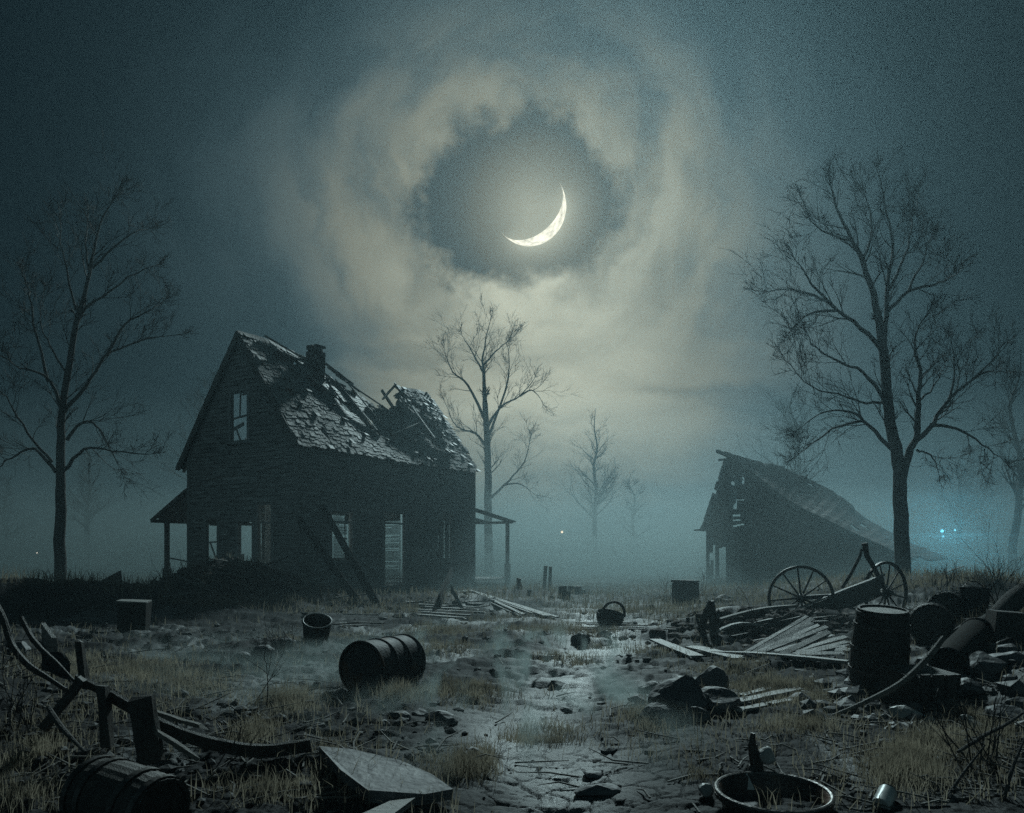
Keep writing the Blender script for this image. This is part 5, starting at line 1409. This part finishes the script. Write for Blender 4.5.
# ------------------------------------------------------------------ low mist
def mist(name, label, lo, hi, dens, noise=None, z_fade=None, ramp=0, g=.5, col=(.42, .50, .49)):
    mb = MB()
    if ramp:      # a layer that starts at nothing and deepens with distance
        (x0, y0, z0), (x1, y1, z1) = lo, hi; pr = [(y0, z0), (y0, z0 + .02)] + [(y0 + ramp * k / 6, -.2 + (z1 + .2) * (k / 6) ** 1.2) for k in range(7)] + [(y1, z1), (y1, z0)]; n_ = len(pr)
        mb.add([(x0, y, z) for y, z in pr] + [(x1, y, z) for y, z in pr], [tuple(range(n_)), tuple(reversed(range(n_, 2 * n_)))] + [(k, n_ + k, n_ + (k + 1) % n_, (k + 1) % n_) for k in range(n_)])
    else: mb.box2(lo, hi)
    m = bpy.data.materials.new(name); m.use_nodes = True; nt = m.node_tree; nt.nodes.clear(); L = nt.links.new
    o = nt.nodes.new('ShaderNodeOutputMaterial'); v = nt.nodes.new('ShaderNodeVolumePrincipled'); v.inputs['Anisotropy'].default_value = g
    v.inputs['Color'].default_value = (*col, 1); v.inputs['Density'].default_value = dens; L(v.outputs[0], o.inputs['Volume'])
    if noise:
        tc = nt.nodes.new('ShaderNodeTexCoord'); mp = nt.nodes.new('ShaderNodeMapping'); L(tc.outputs['Object'], mp.inputs[0]); mp.inputs['Scale'].default_value = noise; mp.inputs['Rotation'].default_value = (0, 0, R(20))
        n = nt.nodes.new('ShaderNodeTexNoise'); n.inputs['Scale'].default_value = 1; n.inputs['Detail'].default_value = 3; n.inputs['Distortion'].default_value = .8; L(mp.outputs[0], n.inputs['Vector'])
        mr = nt.nodes.new('ShaderNodeMapRange'); mr.interpolation_type = 'SMOOTHSTEP'; L(n.outputs['Fac'], mr.inputs[0]); mr.inputs[1].default_value = .48; mr.inputs[2].default_value = .72; mr.inputs[4].default_value = dens
        sx = nt.nodes.new('ShaderNodeSeparateXYZ'); L(tc.outputs['Object'], sx.inputs[0])
        fz = nt.nodes.new('ShaderNodeMapRange'); fz.interpolation_type = 'SMOOTHSTEP'; L(sx.outputs[2], fz.inputs[0]); fz.inputs[1].default_value = hi[2]; fz.inputs[2].default_value = z_fade; 
        prev = None
        mul = nt.nodes.new('ShaderNodeMath'); mul.operation = 'MULTIPLY'; L(mr.outputs[0], mul.inputs[0]); L(fz.outputs[0], mul.inputs[1]); prev = mul.outputs[0]
        for k, (a, b) in enumerate(((lo[0], hi[0]), (lo[1], hi[1]))):
            for (e0, e1) in ((a, a + (b - a) * .3), (b, b - (b - a) * .3)):
                f = nt.nodes.new('ShaderNodeMapRange'); f.interpolation_type = 'SMOOTHSTEP'; L(sx.outputs[k], f.inputs[0]); f.inputs[1].default_value = e0; f.inputs[2].default_value = e1
                m2 = nt.nodes.new('ShaderNodeMath'); m2.operation = 'MULTIPLY'; L(prev, m2.inputs[0]); L(f.outputs[0], m2.inputs[1]); prev = m2.outputs[0]
        L(prev, v.inputs['Density'])
        m.cycles.volume_step_rate = 1.0
    ob = mb.build(name, m); tag(ob, label, 'mist', kind='stuff'); return ob
mist('ground_mist', 'low mist lying over the far field', (-330, 14, -2.9), (330, 430, 5.2), .015, ramp=28, g=.84, col=(.44, .55, .56))
mist('ground_mist', 'knee-deep mist thickening towards the far field', (-331, 17, -2.92), (331, 431, 2.6), .026, ramp=28, g=.84, col=(.44, .55, .56))
mist('ground_mist', 'mist hugging the ground behind the yard', (-329, 15, -2.88), (329, 429, 1.4), .028, ramp=24, g=.84, col=(.44, .55, .56))
mist('ground_mist', 'thin layer of mist reaching up to the house eaves', (-332, 5, -2.95), (332, 432, 8), .0065, ramp=26, g=.80, col=(.36, .46, .48))
mist('mist', 'thin wisps of mist drifting along the path', (-2.4, 4.6, -.3), (2.5, 18, .26), 1.5, (1.9, .28, .6), .02)
mist('mist', 'thin wisps of mist at the foot of the dark mound', (-7.5, 7.2, -.1), (-.8, 15.0, .36), 1.6, (.30, 1.9, .6), .1)

for i in range(10):
    px = rnd.uniform(868, 935); q = G(px, 574 + rnd.uniform(-3, 6)); q = on(px, rnd.uniform(34, 37)); L_ = rnd.uniform(1.0, 2.6); a = rnd.uniform(-.5, .5) + (PI if rnd.random() < .5 else 0)
    d = Vector((math.cos(a), math.sin(a) * .5, rnd.uniform(.1, .6))).normalized() * L_
    plank(q, q + d + Vector((0, 0, .1)), rnd.uniform(.1, .25), .05, 'snapped board sticking out of the low right end of the barn', 'snapped boards at the low end of the barn', M_TIMBER, 'broken_board', cat='board')
stick_cluster('leafless bush in front of the low right end of the barn', 905, 578, 12, 1.3, 31, rad=.014)
stick_cluster('leafless bush behind the upright bucket on the slope', 1000, 588, 12, 1.2, 32, rad=.012)

def loose_board(px0, py0, px1, py1, side):
    if side: a, b = h_on(1, -.06, px0, py0), h_on(1, -.09, px1, py1); up = (0, -1, 0)
    else: a, b = h_on(0, -.06, px0, py0), h_on(0, -.09, px1, py1); up = (-1, 0, 0)
    m1 = MB(); m1.beam(a, b, .12, .02, .006, up=up, ragged=.06, seg=3, bow=rnd.uniform(-.03, .05)); m1.build('loose_board', M_FRAME, house)
for a in ((302, 470, 318, 472, 1), (352, 488, 372, 494, 1), (410, 478, 430, 480, 1), (455, 500, 468, 502, 1), (312, 572, 328, 568, 1), (360, 560, 380, 572, 1), (412, 560, 428, 552, 1), (425, 540, 434, 544, 1),
          (200, 480, 222, 474, 0), (255, 470, 284, 462, 0), (262, 400, 282, 420, 0), (214, 440, 228, 452, 0), (276, 500, 292, 512, 0), (222, 560, 238, 570, 0), (275, 560, 292, 552, 0)):
    loose_board(*a)
